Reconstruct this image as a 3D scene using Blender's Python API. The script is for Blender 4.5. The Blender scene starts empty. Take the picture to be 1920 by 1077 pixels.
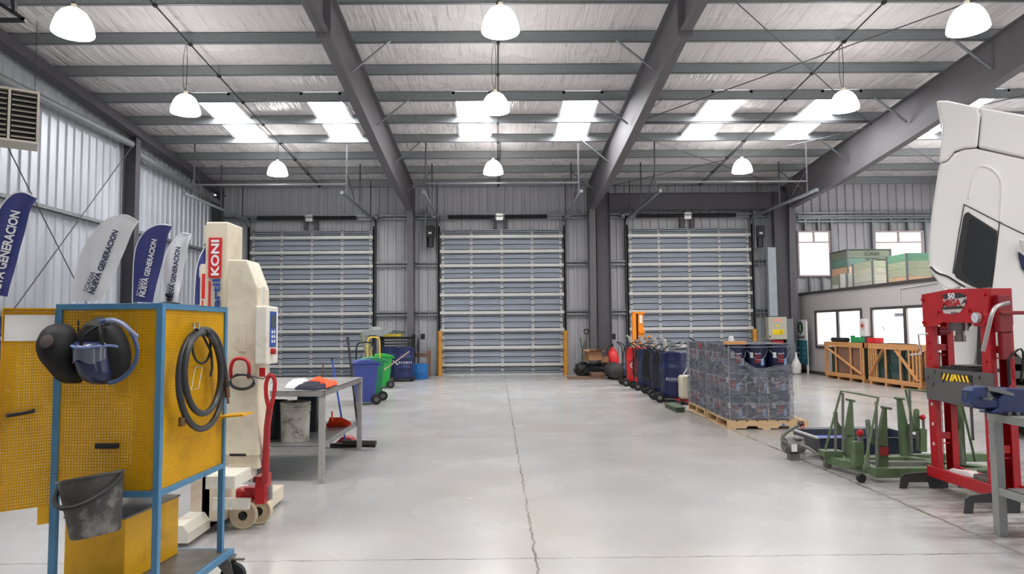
import bpy, bmesh, math, random
from mathutils import Vector, Matrix, noise
random.seed(7)
V = Vector; R = math.radians; PI = math.pi
S = bpy.context.scene
COL = S.collection

# ---------------------------------------------------------------- camera
F = 1280.0; H = 1.5; ROLL = 0.008; YAW = R(0.5)
def cam_axes(th):
    fw = V((math.sin(YAW)*math.cos(th), math.cos(YAW)*math.cos(th), math.sin(th)))
    r0 = V((math.cos(YAW), -math.sin(YAW), 0)); u0 = r0.cross(fw)
    return r0*math.cos(ROLL)-u0*math.sin(ROLL), r0*math.sin(ROLL)+u0*math.cos(ROLL), fw
TH = math.atan(78.5/F)
for _ in range(20):
    rt, up, fw = cam_axes(TH)
    TH += (617-(538.5-F*up.y/fw.y))/F
rt, up, fw = cam_axes(TH)
CX = 932-F*rt.y/fw.y; CY = 538.5
cam = bpy.data.cameras.new('camera'); co = bpy.data.objects.new('camera', cam); COL.objects.link(co)
co.matrix_world = Matrix(((rt.x, up.x, -fw.x, 0), (rt.y, up.y, -fw.y, 0), (rt.z, up.z, -fw.z, H), (0, 0, 0, 1)))
cam.sensor_width = 36; cam.sensor_fit = 'HORIZONTAL'; cam.lens = 36*F/1920; cam.shift_x = (960-CX)/1920
cam.clip_end = 200; S.camera = co
def ray(px, py): return fw + rt*((px-CX)/F) + up*((CY-py)/F)
def at(px, py, Y):
    d = ray(px, py); t = Y/d.y; return V((d.x*t, Y, H+d.z*t))
def atz(px, py, z=0.0):
    d = ray(px, py); t = (z-H)/d.z; return V((d.x*t, d.y*t, z))
def atx(px, py, X):
    d = ray(px, py); t = X/d.x; return V((X, d.y*t, H+d.z*t))

# ---------------------------------------------------------------- world and view
S.view_settings.view_transform = 'Standard'; S.view_settings.look = 'None'
S.view_settings.gamma = 1.0; S.view_settings.use_curve_mapping = False
S.view_settings.exposure = 0.0
w = bpy.data.worlds.new('sky'); S.world = w; w.use_nodes = True
bgn = w.node_tree.nodes['Background']; bgn.inputs[0].default_value = (1.0, 0.985, 0.975, 1); bgn.inputs[1].default_value = 2.7
try:
    S.cycles.use_denoising = True; S.cycles.max_bounces = 8; S.cycles.diffuse_bounces = 4
    S.cycles.glossy_bounces = 4; S.cycles.transparent_max_bounces = 12; S.cycles.sample_clamp_indirect = 6
    S.cycles.caustics_reflective = False; S.cycles.caustics_refractive = False
except Exception: pass
SKY_E = 30.0      # skylight sheet radiance
LAMP_E = 22.0      # lamp bowl radiance

# ---------------------------------------------------------------- materials
def lin(c):
    out = []
    for v in c[:3]:
        v /= 255.0; out.append(v/12.92 if v <= 0.04045 else ((v+0.055)/1.055)**2.4)
    return (out[0], out[1], out[2], 1)
MATS = {}
def pm(name, col, rough=0.5, metal=0.0, var=0.08, scale=6.0, bump=0.0, bscale=40.0, dirt=None, damt=0.4, dscale=3.0, stretch=(1, 1, 1), trans=0, alpha=1, spec=0.5, rvar=0.0):
    if name in MATS: return MATS[name]
    m = bpy.data.materials.new(name); m.use_nodes = True; nt = m.node_tree; N = nt.nodes; L = nt.links
    b = N['Principled BSDF']; b.inputs['Roughness'].default_value = rough; b.inputs['Metallic'].default_value = metal
    b.inputs['Specular IOR Level'].default_value = spec
    tc = N.new('ShaderNodeTexCoord'); mp = N.new('ShaderNodeMapping'); L.new(tc.outputs['Object'], mp.inputs[0]); mp.inputs['Scale'].default_value = stretch
    n = N.new('ShaderNodeTexNoise'); n.inputs['Scale'].default_value = scale; n.inputs['Detail'].default_value = 5; L.new(mp.outputs[0], n.inputs['Vector'])
    mr = N.new('ShaderNodeMapRange'); mr.inputs['From Min'].default_value = 0.25; mr.inputs['From Max'].default_value = 0.75
    mr.inputs['To Min'].default_value = 1-var; mr.inputs['To Max'].default_value = 1+var; L.new(n.outputs['Fac'], mr.inputs['Value'])
    mx = N.new('ShaderNodeVectorMath'); mx.operation = 'SCALE'; mx.inputs[0].default_value = lin(col)[:3]; L.new(mr.outputs[0], mx.inputs['Scale'])
    out = mx.outputs[0]
    if dirt:
        n2 = N.new('ShaderNodeTexNoise'); n2.inputs['Scale'].default_value = dscale; n2.inputs['Detail'].default_value = 8; n2.inputs['Roughness'].default_value = 0.7; L.new(mp.outputs[0], n2.inputs['Vector'])
        cr = N.new('ShaderNodeMapRange'); cr.inputs['From Min'].default_value = 0.5; cr.inputs['From Max'].default_value = 0.68; cr.inputs['To Max'].default_value = damt; L.new(n2.outputs['Fac'], cr.inputs['Value'])
        mm = N.new('ShaderNodeMix'); mm.data_type = 'RGBA'; L.new(cr.outputs[0], mm.inputs[0]); L.new(out, mm.inputs[6]); mm.inputs[7].default_value = lin(dirt); out = mm.outputs[2]
    L.new(out, b.inputs['Base Color'])
    if rvar:
        rr = N.new('ShaderNodeMapRange'); rr.inputs['From Min'].default_value = 0.3; rr.inputs['From Max'].default_value = 0.7
        rr.inputs['To Min'].default_value = max(0.02, rough-rvar); rr.inputs['To Max'].default_value = rough+rvar; L.new(n.outputs['Fac'], rr.inputs['Value']); L.new(rr.outputs[0], b.inputs['Roughness'])
    if bump:
        n3 = N.new('ShaderNodeTexNoise'); n3.inputs['Scale'].default_value = bscale; n3.inputs['Detail'].default_value = 4; L.new(mp.outputs[0], n3.inputs['Vector'])
        bp = N.new('ShaderNodeBump'); bp.inputs['Strength'].default_value = min(1, bump); bp.inputs['Distance'].default_value = 0.02; L.new(n3.outputs['Fac'], bp.inputs['Height']); L.new(bp.outputs[0], b.inputs['Normal'])
    if trans: b.inputs['Transmission Weight'].default_value = trans
    if alpha < 1: b.inputs['Alpha'].default_value = alpha
    MATS[name] = m; return m
def em(name, col, s):
    if name in MATS: return MATS[name]
    m = bpy.data.materials.new(name); m.use_nodes = True; b = m.node_tree.nodes['Principled BSDF']
    b.inputs['Base Color'].default_value = lin(col); b.inputs['Emission Color'].default_value = lin(col); b.inputs['Emission Strength'].default_value = s
    n = m.node_tree.nodes.new('ShaderNodeTexNoise'); n.inputs['Scale'].default_value = 3
    r = m.node_tree.nodes.new('ShaderNodeMapRange'); r.inputs['To Min'].default_value = 0.35; r.inputs['To Max'].default_value = 0.45
    m.node_tree.links.new(n.outputs['Fac'], r.inputs['Value']); m.node_tree.links.new(r.outputs[0], b.inputs['Roughness'])
    MATS[name] = m; return m

# ---------------------------------------------------------------- mesh builder
def frame(p, x, y=None):
    """matrix with origin p, x axis x, y axis close to y"""
    x = V(x).normalized(); y = V(y if y is not None else (0, 0, 1)); z = x.cross(y)
    if z.length < 1e-5: z = x.cross(V((0, 1, 0)))
    z.normalize(); y = z.cross(x)
    return Matrix(((x.x, y.x, z.x, p[0]), (x.y, y.y, z.y, p[1]), (x.z, y.z, z.z, p[2]), (0, 0, 0, 1)))
def rz(a, p=(0, 0, 0)): return Matrix.Translation(V(p)) @ Matrix.Rotation(a, 4, 'Z')
class MB:
    def __init__(s): s.b = bmesh.new()
    def add(s, vs, fs, M=None):
        v = [s.b.verts.new(M @ V(p) if M is not None else V(p)) for p in vs]
        for f in fs:
            try: s.b.faces.new([v[i] for i in f])
            except ValueError: pass
        return s
    def bx(s, x0, x1, y0, y1, z0, z1, M=None):
        vs = [(x, y, z) for z in (z0, z1) for y in (y0, y1) for x in (x0, x1)]
        return s.add(vs, [(0, 2, 3, 1), (4, 5, 7, 6), (0, 1, 5, 4), (2, 6, 7, 3), (0, 4, 6, 2), (1, 3, 7, 5)], M)
    def box(s, c, d, M=None):
        return s.bx(c[0]-d[0]/2, c[0]+d[0]/2, c[1]-d[1]/2, c[1]+d[1]/2, c[2]-d[2]/2, c[2]+d[2]/2, M)
    def bar(s, p, q, w, h=None, upv=(0, 0, 1)):
        p = V(p); q = V(q); h = h or w
        return s.bx(0, (q-p).length, -h/2, h/2, -w/2, w/2, frame(p, q-p, upv))
    def prism(s, pts, z0, z1, M=None):
        """2-D outline extruded from z0 to z1 in local z"""
        n = len(pts); vs = [(p[0], p[1], z0) for p in pts]+[(p[0], p[1], z1) for p in pts]
        return s.add(vs, [tuple(range(n))[::-1], tuple(range(n, 2*n))]+[(i, (i+1) % n, n+(i+1) % n, n+i) for i in range(n)], M)
    def lathe(s, prof, M=None, seg=24, a0=0, a1=2*PI, cap=True):
        full = abs(a1-a0-2*PI) < 1e-6; k = seg if full else seg+1
        vs = [(r*math.cos(a0+(a1-a0)*i/seg), r*math.sin(a0+(a1-a0)*i/seg), z) for r, z in prof for i in range(k)]
        fs = []
        for j in range(len(prof)-1):
            for i in range(seg):
                a, b = j*k+i, j*k+(i+1) % k if full else j*k+i+1
                fs.append((a, b, b+k, a+k))
        if cap and full:
            if prof[0][0] > 1e-4: fs.append(tuple(range(k))[::-1])
            if prof[-1][0] > 1e-4: fs.append(tuple(range((len(prof)-1)*k, len(prof)*k)))
        return s.add(vs, fs, M)
    def cyl(s, p, q, r, r2=None, seg=16, cap=True):
        p = V(p); q = V(q); d = q-p; z = d.normalized(); a = V((0, 0, 1)) if abs(z.z) < .9 else V((1, 0, 0))
        x = z.cross(a).normalized(); y = z.cross(x)
        M = Matrix(((x.x, y.x, z.x, p.x), (x.y, y.y, z.y, p.y), (x.z, y.z, z.z, p.z), (0, 0, 0, 1)))
        return s.lathe([(r, 0), (r if r2 is None else r2, d.length)], M, seg, cap=cap)
    def tube(s, pts, r, seg=8, closed=False, smooth=0):
        pts = [V(p) for p in pts]
        for _ in range(smooth):
            q = [pts[0]] if not closed else []
            n = len(pts)
            for i in range(n if closed else n-1):
                a, b = pts[i], pts[(i+1) % n]; q += [a*.75+b*.25, a*.25+b*.75]
            if not closed: q.append(pts[-1])
            pts = q
        n = len(pts); rings = []; prev = None
        for i, p in enumerate(pts):
            a = pts[(i-1) % n] if (closed or i > 0) else p; b = pts[(i+1) % n] if (closed or i < n-1) else p
            t = (b-a).normalized() if (b-a).length > 1e-9 else V((0, 0, 1))
            if prev is None:
                u = t.cross(V((0, 0, 1))); u = u if u.length > .1 else t.cross(V((1, 0, 0)))
            else: u = prev-t*prev.dot(t)
            u.normalize(); prev = u; w2 = t.cross(u)
            rings.append([s.b.verts.new(p+(u*math.cos(2*PI*k/seg)+w2*math.sin(2*PI*k/seg))*r) for k in range(seg)])
        for i in range(n if closed else n-1):
            A, B = rings[i], rings[(i+1) % n]
            for k in range(seg):
                try: s.b.faces.new((A[k], A[(k+1) % seg], B[(k+1) % seg], B[k]))
                except ValueError: pass
        if not closed:
            s.b.faces.new(rings[0][::-1]); s.b.faces.new(rings[-1])
        return s
    def grid(s, fn, nu, nv):
        vs = [fn(i/nu, j/nv) for j in range(nv+1) for i in range(nu+1)]
        return s.add(vs, [(j*(nu+1)+i, j*(nu+1)+i+1, (j+1)*(nu+1)+i+1, (j+1)*(nu+1)+i) for j in range(nv) for i in range(nu)])
    def blob(s, c, r, sub=3, amp=0.0, fr=2.0, seed=0):
        k = bmesh.new(); bmesh.ops.create_icosphere(k, subdivisions=sub, radius=1)
        vs = []
        for v in k.verts:
            d = v.co.copy(); f = 1+amp*noise.noise(d*fr+V((seed, seed*1.7, 0)))
            vs.append((c[0]+d.x*r[0]*f, c[1]+d.y*r[1]*f, c[2]+d.z*r[2]*f))
        fs = [tuple(v.index for v in f.verts) for f in k.faces]; k.free()
        return s.add(vs, fs)
    def solid(s, t):
        bmesh.ops.recalc_face_normals(s.b, faces=s.b.faces[:]); bmesh.ops.solidify(s.b, geom=s.b.faces[:], thickness=t); return s
    def build(s, name, mat, parent=None, smooth=False, bevel=0.0, bseg=2, recalc=True):
        bmesh.ops.remove_doubles(s.b, verts=s.b.verts[:], dist=1e-5)
        if recalc: bmesh.ops.recalc_face_normals(s.b, faces=s.b.faces[:])
        me = bpy.data.meshes.new(name); s.b.to_mesh(me); s.b.free()
        o = bpy.data.objects.new(name, me); COL.objects.link(o); me.materials.append(mat)
        if smooth:
            for p in me.polygons: p.use_smooth = True
            try: me.set_sharp_from_angle(angle=R(35))
            except Exception: pass
        if parent is not None: o.parent = parent
        if bevel:
            md = o.modifiers.new('bevel', 'BEVEL'); md.width = bevel; md.segments = bseg; md.limit_method = 'ANGLE'; md.angle_limit = R(40)
        return o
def tag(o, label=None, cat=None, group=None, kind=None):
    if label: o['label'] = label
    if cat: o['category'] = cat
    if group: o['group'] = group
    if kind: o['kind'] = kind
    return o
def thing(name, label, cat, loc=(0, 0, 0), rot=0, group=None, kind=None):
    o = bpy.data.objects.new(name, None); COL.objects.link(o); o.empty_display_size = .1
    o.location = loc; o.rotation_euler = (0, 0, rot); return tag(o, label, cat, group, kind)
def W(o):
    M = Matrix.Identity(4)
    while o is not None: M = o.matrix_basis @ M; o = o.parent
    return M
def wb(m, name, mat, parent=None, **k):
    """build a mesh given in world coordinates; a top-level mesh gets its origin at its own base"""
    if parent is not None:
        m.b.transform(W(parent).inverted()); return m.build(name, mat, parent, **k)
    xs = [v.co.x for v in m.b.verts]; ys = [v.co.y for v in m.b.verts]; zs = [v.co.z for v in m.b.verts]
    c = V(((min(xs)+max(xs))/2, (min(ys)+max(ys))/2, min(zs))); m.b.transform(Matrix.Translation(-c))
    o = m.build(name, mat, None, **k); o.location = c; return o
def xz(M_y):
    """local (x, y, z) -> world (x, M_y + z, y): outlines drawn in the vertical plane facing the room"""
    return Matrix(((1, 0, 0, 0), (0, 0, 1, M_y), (0, 1, 0, 0), (0, 0, 0, 1)))
def sil(m, pix, Y, depth):
    """solid whose front outline, at distance Y, runs through the given points"""
    p = [at(a, b, Y) for a, b in pix]; return m.prism([(q.x, q.z) for q in p], 0, depth, xz(Y))
def wtext(s, p, q, height, mat, parent, nrm=(0, -1, 0), **k):
    """text running from world point p to q (centre line), facing nrm"""
    p = V(p); q = V(q); x = (q-p).normalized(); n = V(nrm).normalized(); y = n.cross(x); c = (p+q)/2
    M = Matrix(((x.x, y.x, n.x, c.x), (x.y, y.y, n.y, c.y), (x.z, y.z, n.z, c.z), (0, 0, 0, 1)))
    return text(s, W(parent).inverted() @ M if parent is not None else M, (q-p).length, height, mat, parent, **k)
def kids(o): return [c for c in bpy.data.objects if c.parent == o]
def dup(o, loc=None, rot=None, label=None, parent=None):
    c = o.copy(); COL.objects.link(c)
    if parent is not None: c.parent = parent
    for k in kids(o): dup(k, parent=c)
    if loc is not None: c.location = loc
    if rot is not None: c.rotation_euler = (0, 0, rot)
    if label: c['label'] = label
    return c
def text(s, M, width, height, mat, parent, ex=0.001, bold=0.0, name='lettering'):
    """text centred on M's origin in its xy plane, fitted to width x height"""
    c = bpy.data.curves.new('t', 'FONT'); c.body = s; c.size = 1; c.offset = bold; c.extrude = 0.01; c.resolution_u = 3
    o = bpy.data.objects.new('t', c); COL.objects.link(o); bpy.context.view_layer.update()
    dg = bpy.context.evaluated_depsgraph_get(); me = bpy.data.meshes.new_from_object(o.evaluated_get(dg)); bpy.data.objects.remove(o); bpy.data.curves.remove(c)
    xs = [v.co.x for v in me.vertices]; ys = [v.co.y for v in me.vertices]
    x0, x1, y0, y1 = min(xs), max(xs), min(ys), max(ys)
    for v in me.vertices:
        v.co = M @ V(((v.co.x-(x0+x1)/2)*width/(x1-x0), (v.co.y-(y0+y1)/2)*height/(y1-y0), (v.co.z/0.01)*ex))
    me.materials.clear(); me.materials.append(mat); me.name = name
    t = bpy.data.objects.new(name, me); COL.objects.link(t)
    if parent is not None: t.parent = parent
    return t
# ================================================================ THE HALL
XL = -9.3; YB = 22.5; XR = 22.0; Y0 = -6.0; XO = 10.0
PY = [11.38+1.353*i for i in range(-13, 9)]        # purlin lines
def zp(y): return 7.995-0.08*y                          # underside of the purlins
m_floor = bpy.data.materials.new('floor_concrete'); m_floor.use_nodes = True
def floor_mat(m):
    nt = m.node_tree; N = nt.nodes; L = nt.links; b = N['Principled BSDF']
    g = N.new('ShaderNodeNewGeometry'); sp = N.new('ShaderNodeSeparateXYZ'); L.new(g.outputs['Position'], sp.inputs[0])
    def noi(sc, det=6, ro=.6, st=(1, 1, 1)):
        mp = N.new('ShaderNodeMapping'); mp.inputs['Scale'].default_value = st; L.new(g.outputs['Position'], mp.inputs[0])
        n = N.new('ShaderNodeTexNoise'); n.inputs['Scale'].default_value = sc; n.inputs['Detail'].default_value = det; n.inputs['Roughness'].default_value = ro; L.new(mp.outputs[0], n.inputs['Vector']); return n.outputs['Fac']
    def mr(v, a, c, d, e):
        r = N.new('ShaderNodeMapRange'); r.inputs[1].default_value = a; r.inputs[2].default_value = c; r.inputs[3].default_value = d; r.inputs[4].default_value = e; L.new(v, r.inputs[0]); return r.outputs[0]
    def mix(f, a, c):
        x = N.new('ShaderNodeMix'); x.data_type = 'RGBA'; L.new(f, x.inputs[0])
        if isinstance(a, tuple): x.inputs[6].default_value = a
        else: L.new(a, x.inputs[6])
        if isinstance(c, tuple): x.inputs[7].default_value = c
        else: L.new(c, x.inputs[7])
        return x.outputs[2]
    def mth(op, a, c):
        x = N.new('ShaderNodeMath'); x.operation = op
        for i, v in enumerate((a, c)):
            if v is None: continue
            if isinstance(v, (int, float)): x.inputs[i].default_value = v
            else: L.new(v, x.inputs[i])
        return x.outputs[0]
    c = mix(mr(noi(.5), .35, .65, 0, 1), lin((168, 168, 168)), lin((182, 181, 182)))
    c = mix(mr(noi(.45, 5, .6, (1, .6, 1)), .42, .75, 0, .6), c, lin((176, 164, 144)))
    c = mix(mr(noi(14, 8, .75, (1, .25, 1)),   .66, .78, 0, .14), c, lin((130, 124, 118)))
    c = mix(mr(noi(2.3, 9, .8, (.5, 1, 1)), .68, .80, 0, .12), c, lin((128, 120, 108)))
    # traffic dirt right of the long joint and near the press
    side = mth('MULTIPLY', mr(sp.outputs[0], 2.9, 3.9, 0, 1), mr(sp.outputs[1], 5.0, 9.5, 1, 0))
    side = mth('MULTIPLY', side, mr(noi(4, 8, .75, (.5, 1.6, 1)), .44, .60, 0, 1))
    c = mix(side, c, lin((82, 76, 72)))
    # saw-cut joints
    wob = mr(noi(7, 3), .3, .7, -.012, .012)
    def joint(axis, v, wd):
        d = mth('ABSOLUTE', mth('ADD', mth('SUBTRACT', sp.outputs[axis], v), wob), None)
        return mr(d, wd*.4, wd, 1, 0)
    j = joint(0, .24, .012)
    for ax, v, wd in ((0, 3.42, .024), (1, 4.56, .009), (0, -4.6, .012), (0, 8.2, .015), (1, 9.6, .010), (1, 14.6, .010), (1, 19.6, .012), (0, 13, .012)):
        j = mth('MAXIMUM', j, joint(ax, v, wd))
    j = mth('MULTIPLY', j, mr(noi(3, 4), .35, .6, .35, .95))
    c = mix(j, c, lin((104, 96, 86)))
    L.new(c, b.inputs['Base Color'])
    L.new(mr(noi(1.2, 2, .4), .3, .7, .20, .30), b.inputs['Roughness'])
    bp = N.new('ShaderNodeBump'); bp.inputs['Strength'].default_value = .015; bp.inputs['Distance'].default_value = .01; L.new(noi(9, 6), bp.inputs['Height']); L.new(bp.outputs[0], b.inputs['Normal'])
    b.inputs['Specular IOR Level'].default_value = .5
floor_mat(m_floor)
def struct(o, label=None): o['kind'] = 'structure'; return o
struct(MB().bx(XL-.4, XR+.4, Y0-2, YB+.6, -.2, 0).build('floor', m_floor))

galv = pm('galvanised_steel', (138, 143, 147), .42, .55, .12, 18, rvar=.08)
galv_d = pm('galvanised_purlin', (138, 142, 145), .5, .25, .14, 22)
paint_g = pm('grey_primer', (104, 102, 106), .6, 0, .06, 3)
paint_d = pm('dark_grey_paint', (80, 79, 84), .6, 0, .06, 3)
sheet = pm('zincalume_sheet', (206, 210, 218), .42, .35, .07, 3, stretch=(1, 1, .2), rvar=.06)
sheet_b = pm('back_wall_sheet', (184, 185, 190), .5, .12, .07, 3, stretch=(1, 1, .2))
cable = pm('dark_cable', (40, 40, 44), .6)
steel_w = pm('bright_zinc', (206, 206, 204), .35, .6, .06, 12)

# corrugated sheet walls with real ribs
def ribs(L, pitch, depth):
    pts = []; x = 0.0
    while x < L:
        pts += [(x, 0), (x+pitch*.60, 0), (x+pitch*.66, depth), (x+pitch*.94, depth)]; x += pitch
    return pts
def sheet_wall(name, M, L, top, mat, pitch=.285, depth=.035, holes=()):
    """M maps (u, depth, z); top(u) gives height; holes are (u0,u1,z0,z1)"""
    m = MB(); pts = ribs(L, pitch, depth)
    for (a, da), (b, db) in zip(pts[:-1], pts[1:]):
        cuts = [(0, None)]
        zs = [0]; mid = (a+b)/2; segs = [(0.0, None)]
        hs = sorted([h for h in holes if h[0] < mid < h[1]], key=lambda h: h[2]); z = 0.0; segs = []
        for h in hs: segs.append((z, h[2], z, h[2])); z = h[3]
        segs.append((z, top(a), z, top(b)))
        for z0, z1, z2, z3 in segs:
            if z1-z0 < .01: continue
            m.add([(a, da, z0), (b, db, z2), (b, db, z3), (a, da, z1)], [(0, 1, 2, 3)], M)
    return m.build(name, mat, recalc=False)
ceil_top = lambda y: zp(y)+.24
struct(sheet_wall('wall_left', Matrix(((0, 1, 0, XL-.035), (-1, 0, 0, YB), (0, 0, 1, 0), (0, 0, 0, 1))), YB-Y0, lambda u: ceil_top(YB-u), sheet, .28))
WINS = [(10.04, 11.06, 3.2, 4.62), (12.6, 14.16, 3.18, 4.60)]
struct(sheet_wall('wall_back', Matrix(((1, 0, 0, XL), (0, -1, 0, YB+.035), (0, 0, 1, 0), (0, 0, 0, 1))), XR-XL, lambda u: ceil_top(YB)-.02, sheet_b,
       holes=[(a-XL, b-XL, c, d) for a, b, c, d in WINS]))
struct(sheet_wall('wall_right', Matrix(((0, -1, 0, XR+.035), (-1, 0, 0, YB), (0, 0, 1, 0), (0, 0, 0, 1))), YB-Y0, lambda u: ceil_top(YB-u), sheet, .28,
       holes=[(YB-19.5, YB-14.5, -.01, 5.0), (YB-13, YB-8, -.01, 5.0), (YB-6.5, YB-1.5, -.01, 5.0)]))      # open lorry doors in the right wall
struct(sheet_wall('wall_front', Matrix(((1, 0, 0, XL), (0, 1, 0, Y0-.035), (0, 0, 1, 0), (0, 0, 0, 1))), XR-XL, lambda u: ceil_top(Y0), sheet, .28, holes=[(20, 25, -.01, 5.0)]))

# ceiling: draped insulation foil between the purlins, skylights left open
foil = bpy.data.materials.new('insulation_foil'); foil.use_nodes = True
def foil_mat(m):
    N = m.node_tree.nodes; L = m.node_tree.links; b = N['Principled BSDF']
    g = N.new('ShaderNodeNewGeometry')
    def noi(sc, st, rot=0, det=5, dist=0):
        mp = N.new('ShaderNodeMapping'); mp.inputs['Scale'].default_value = st; mp.inputs['Rotation'].default_value = (0, 0, rot); L.new(g.outputs['Position'], mp.inputs[0])
        n = N.new('ShaderNodeTexNoise'); n.inputs['Scale'].default_value = sc; n.inputs['Detail'].default_value = det; n.inputs['Distortion'].default_value = dist; L.new(mp.outputs[0], n.inputs['Vector']); return n.outputs['Fac']
    b.inputs['Base Color'].default_value = lin((230, 226, 228)); b.inputs['Roughness'].default_value = .3
    a = N.new('ShaderNodeBump'); a.inputs['Strength'].default_value = .9; a.inputs['Distance'].default_value = .08; L.new(noi(1.6, (2.6, .35, 1), .35, 3, .6), a.inputs['Height'])
    c = N.new('ShaderNodeBump'); c.inputs['Strength'].default_value = .7; c.inputs['Distance'].default_value = .04; L.new(noi(3.5, (3.0, .3, 1), -.25, 3, 1.0), c.inputs['Height']); L.new(a.outputs[0], c.inputs['Normal'])
    L.new(c.outputs[0], b.inputs['Normal'])
    r = N.new('ShaderNodeMapRange'); r.inputs[1].default_value = .35; r.inputs[2].default_value = .65; r.inputs[3].default_value = .2; r.inputs[4].default_value = .38; L.new(noi(1, (1, 1, 1)), r.inputs[0]); L.new(r.outputs[0], b.inputs['Roughness'])
foil_mat(foil)
SKY = [(-7.05, -6.1), (-4.5, -3.55), (-1.0, -.1), (1.55, 2.5), (5.0, 5.95), (7.55, 8.5), (11.0, 11.95), (13.55, 14.5), (17, 17.95), (19.6, 20.5)]
SKYROWS = [(1.909, 3.262), (3.262, 4.615), (15.439, 16.792), (16.792, 18.145)]  # first two rows: unseen above the camera, added to light floor and cart
m = MB()
lines = sorted(PY+[YB+.3])
for y0, y1 in zip(lines[:-1], lines[1:]):
    row = any(abs(y0-a) < .1 for a, b in SKYROWS)
    spans = []; x = XL-.1
    if row:
        for a, b in SKY: spans.append((x, a)); x = b
    spans.append((x, XR+.1))
    for a, b in spans:
        n = max(2, int((b-a)/.35))
        def fn(u, v):
            X = a+(b-a)*u; Y = y0+(y1-y0)*v
            e = math.sin(PI*v); d = .05*noise.noise(V((X*.9, Y*1.3, 0)))+.03*noise.noise(V((X*3, Y*1.5, 3)))
            return (X, Y, zp(Y)+.215-e*(.03+d*.8*min(1, 8*u*(1-u)+.3)))
        m.grid(fn, n, 6)
co_ = m.build('ceiling', foil, smooth=True); co_['kind'] = 'structure'
sky_m = em('skylight_sheet', (255, 255, 255), SKY_E)
liner = pm('skylight_liner', (225, 223, 224), .4)
k = 0
EXTRA = [(y, y+1.3) for y in (2.36,)]
for a, b in SKY:
    for (y0, y1) in SKYROWS:
        k += 1
        o = MB().add([(a+.05, y0+.2, zp(y0+.2)+.23), (b-.05, y0+.2, zp(y0+.2)+.23), (b-.05, y1-.02, zp(y1)+.23), (a+.05, y1-.02, zp(y1)+.23)], [(3, 2, 1, 0)]).build('window_%d' % (k+2), sky_m, recalc=False); struct(o)
        f = MB()
        for x0, x1 in ((a, a+.06), (b-.06, b)): f.bx(x0, x1, 0, 1, -.06, .05, Matrix(((1, 0, 0, 0), (0, y1-y0, 0, y0), (0, -.08*(y1-y0), 1, zp(y0)+.21), (0, 0, 0, 1))))
        f.bx(a, b, y0+.14, y0+.2, zp(y0)+.16, zp(y0)+.24); f.build('window_frame', liner, o)
# purlins: lipped C sections, one length per bay
RX = [-2.78, 3.1, 9.55, 15.6]
def purlin(x0, x1, y):
    z = zp(y); m = MB(); M = Matrix(((0, 0, 1, x0), (1, 0, 0, y), (0, 1, 0, z), (0, 0, 0, 1)))
    t = .006
    for p in ([(0, 0), (t, 0), (t, .21), (0, .21)], [(0, 0), (.07, 0), (.07, t), (0, t)], [(0, .21-t), (.07, .21-t), (.07, .21), (0, .21)], [(.07-t, 0), (.07, 0), (.07, .02), (.07-t, .02)]):
        m.prism(p, 0, x1-x0, M)
    return m.build('roof_purlin', galv_d)
edges = [XL+.02]+RX+[XR]
for y in PY[8:]:
    for j, (a, b) in enumerate(zip(edges[:-1], edges[1:])):
        o = purlin(a+.003, b-.003, y); tag(o, 'galvanised roof purlin spanning between rafters', group='roof purlins'); struct(o)

# rafters and columns: welded tapered I sections
def ibeam(m, secs, flange=.2, tf=.014, tw=.010):
    """secs: list of (centre-bottom point, centre-top point) in a plane x=const"""
    for (b0, t0), (b1, t1) in zip(secs[:-1], secs[1:]):
        b0, t0, b1, t1 = map(V, (b0, t0, b1, t1))
        ex = V((1, 0, 0))
        m.add([b0-ex*tw/2, b0+ex*tw/2, t0+ex*tw/2, t0-ex*tw/2, b1-ex*tw/2, b1+ex*tw/2, t1+ex*tw/2, t1-ex*tw/2], [(0, 3, 2, 1), (4, 5, 6, 7), (0, 4, 7, 3), (1, 2, 6, 5), (0, 1, 5, 4), (3, 7, 6, 2)])
        for p, q, s in ((b0, b1, 1), (t0, t1, -1)):
            d = (t0-b0).normalized()*tf*s
            m.add([p-ex*flange/2, p+ex*flange/2, p+ex*flange/2+d, p-ex*flange/2+d, q-ex*flange/2, q+ex*flange/2, q+ex*flange/2+d, q-ex*flange/2+d], [(0, 3, 2, 1), (4, 5, 6, 7), (0, 4, 7, 3), (1, 2, 6, 5), (0, 1, 5, 4), (3, 7, 6, 2)])
    return m
for x in RX:
    secs = [((x, y, b), (x, y+(.25 if y > 21 else 0), zp(y+(.25 if y > 21 else 0))-.002)) for y, b in ((21.75, 5.33), (18.5, 5.47), (15.5, 5.75), (12.9, 6.04), (10.8, 6.30), (8, 6.5), (-5.9, 7.9))]
    m = ibeam(MB(), secs, .20); struct(tag(m.build('roof_rafter', paint_g), 'grey tapered roof rafter', group='roof rafters'))
    m = ibeam(MB(), [((x, 22.0, 0), (x, 22.42, 0)), ((x, 21.75, 5.36), (x, 22.42, 5.36)), ((x, 21.9, zp(22)-.03), (x, 22.42, zp(22.42)-.03))], .20)
    m.bx(x-.14, x+.14, 21.95, 22.45, 0, .02); m.bx(x-.10, x+.10, 21.76, 22.4, 5.33, 5.345)
    struct(tag(m.build('steel_column', paint_g), 'grey steel column by the back wall', group='columns of the back wall'))
def rb(y):
    L = ((21.75, 5.33), (18.5, 5.47), (15.5, 5.75), (12.9, 6.04), (10.8, 6.30), (8, 6.5))
    for (a, b), (c, d) in zip(L[:-1], L[1:]):
        if c <= y <= a: return b+(d-b)*(a-y)/(a-c)
    return 6.5
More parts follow.
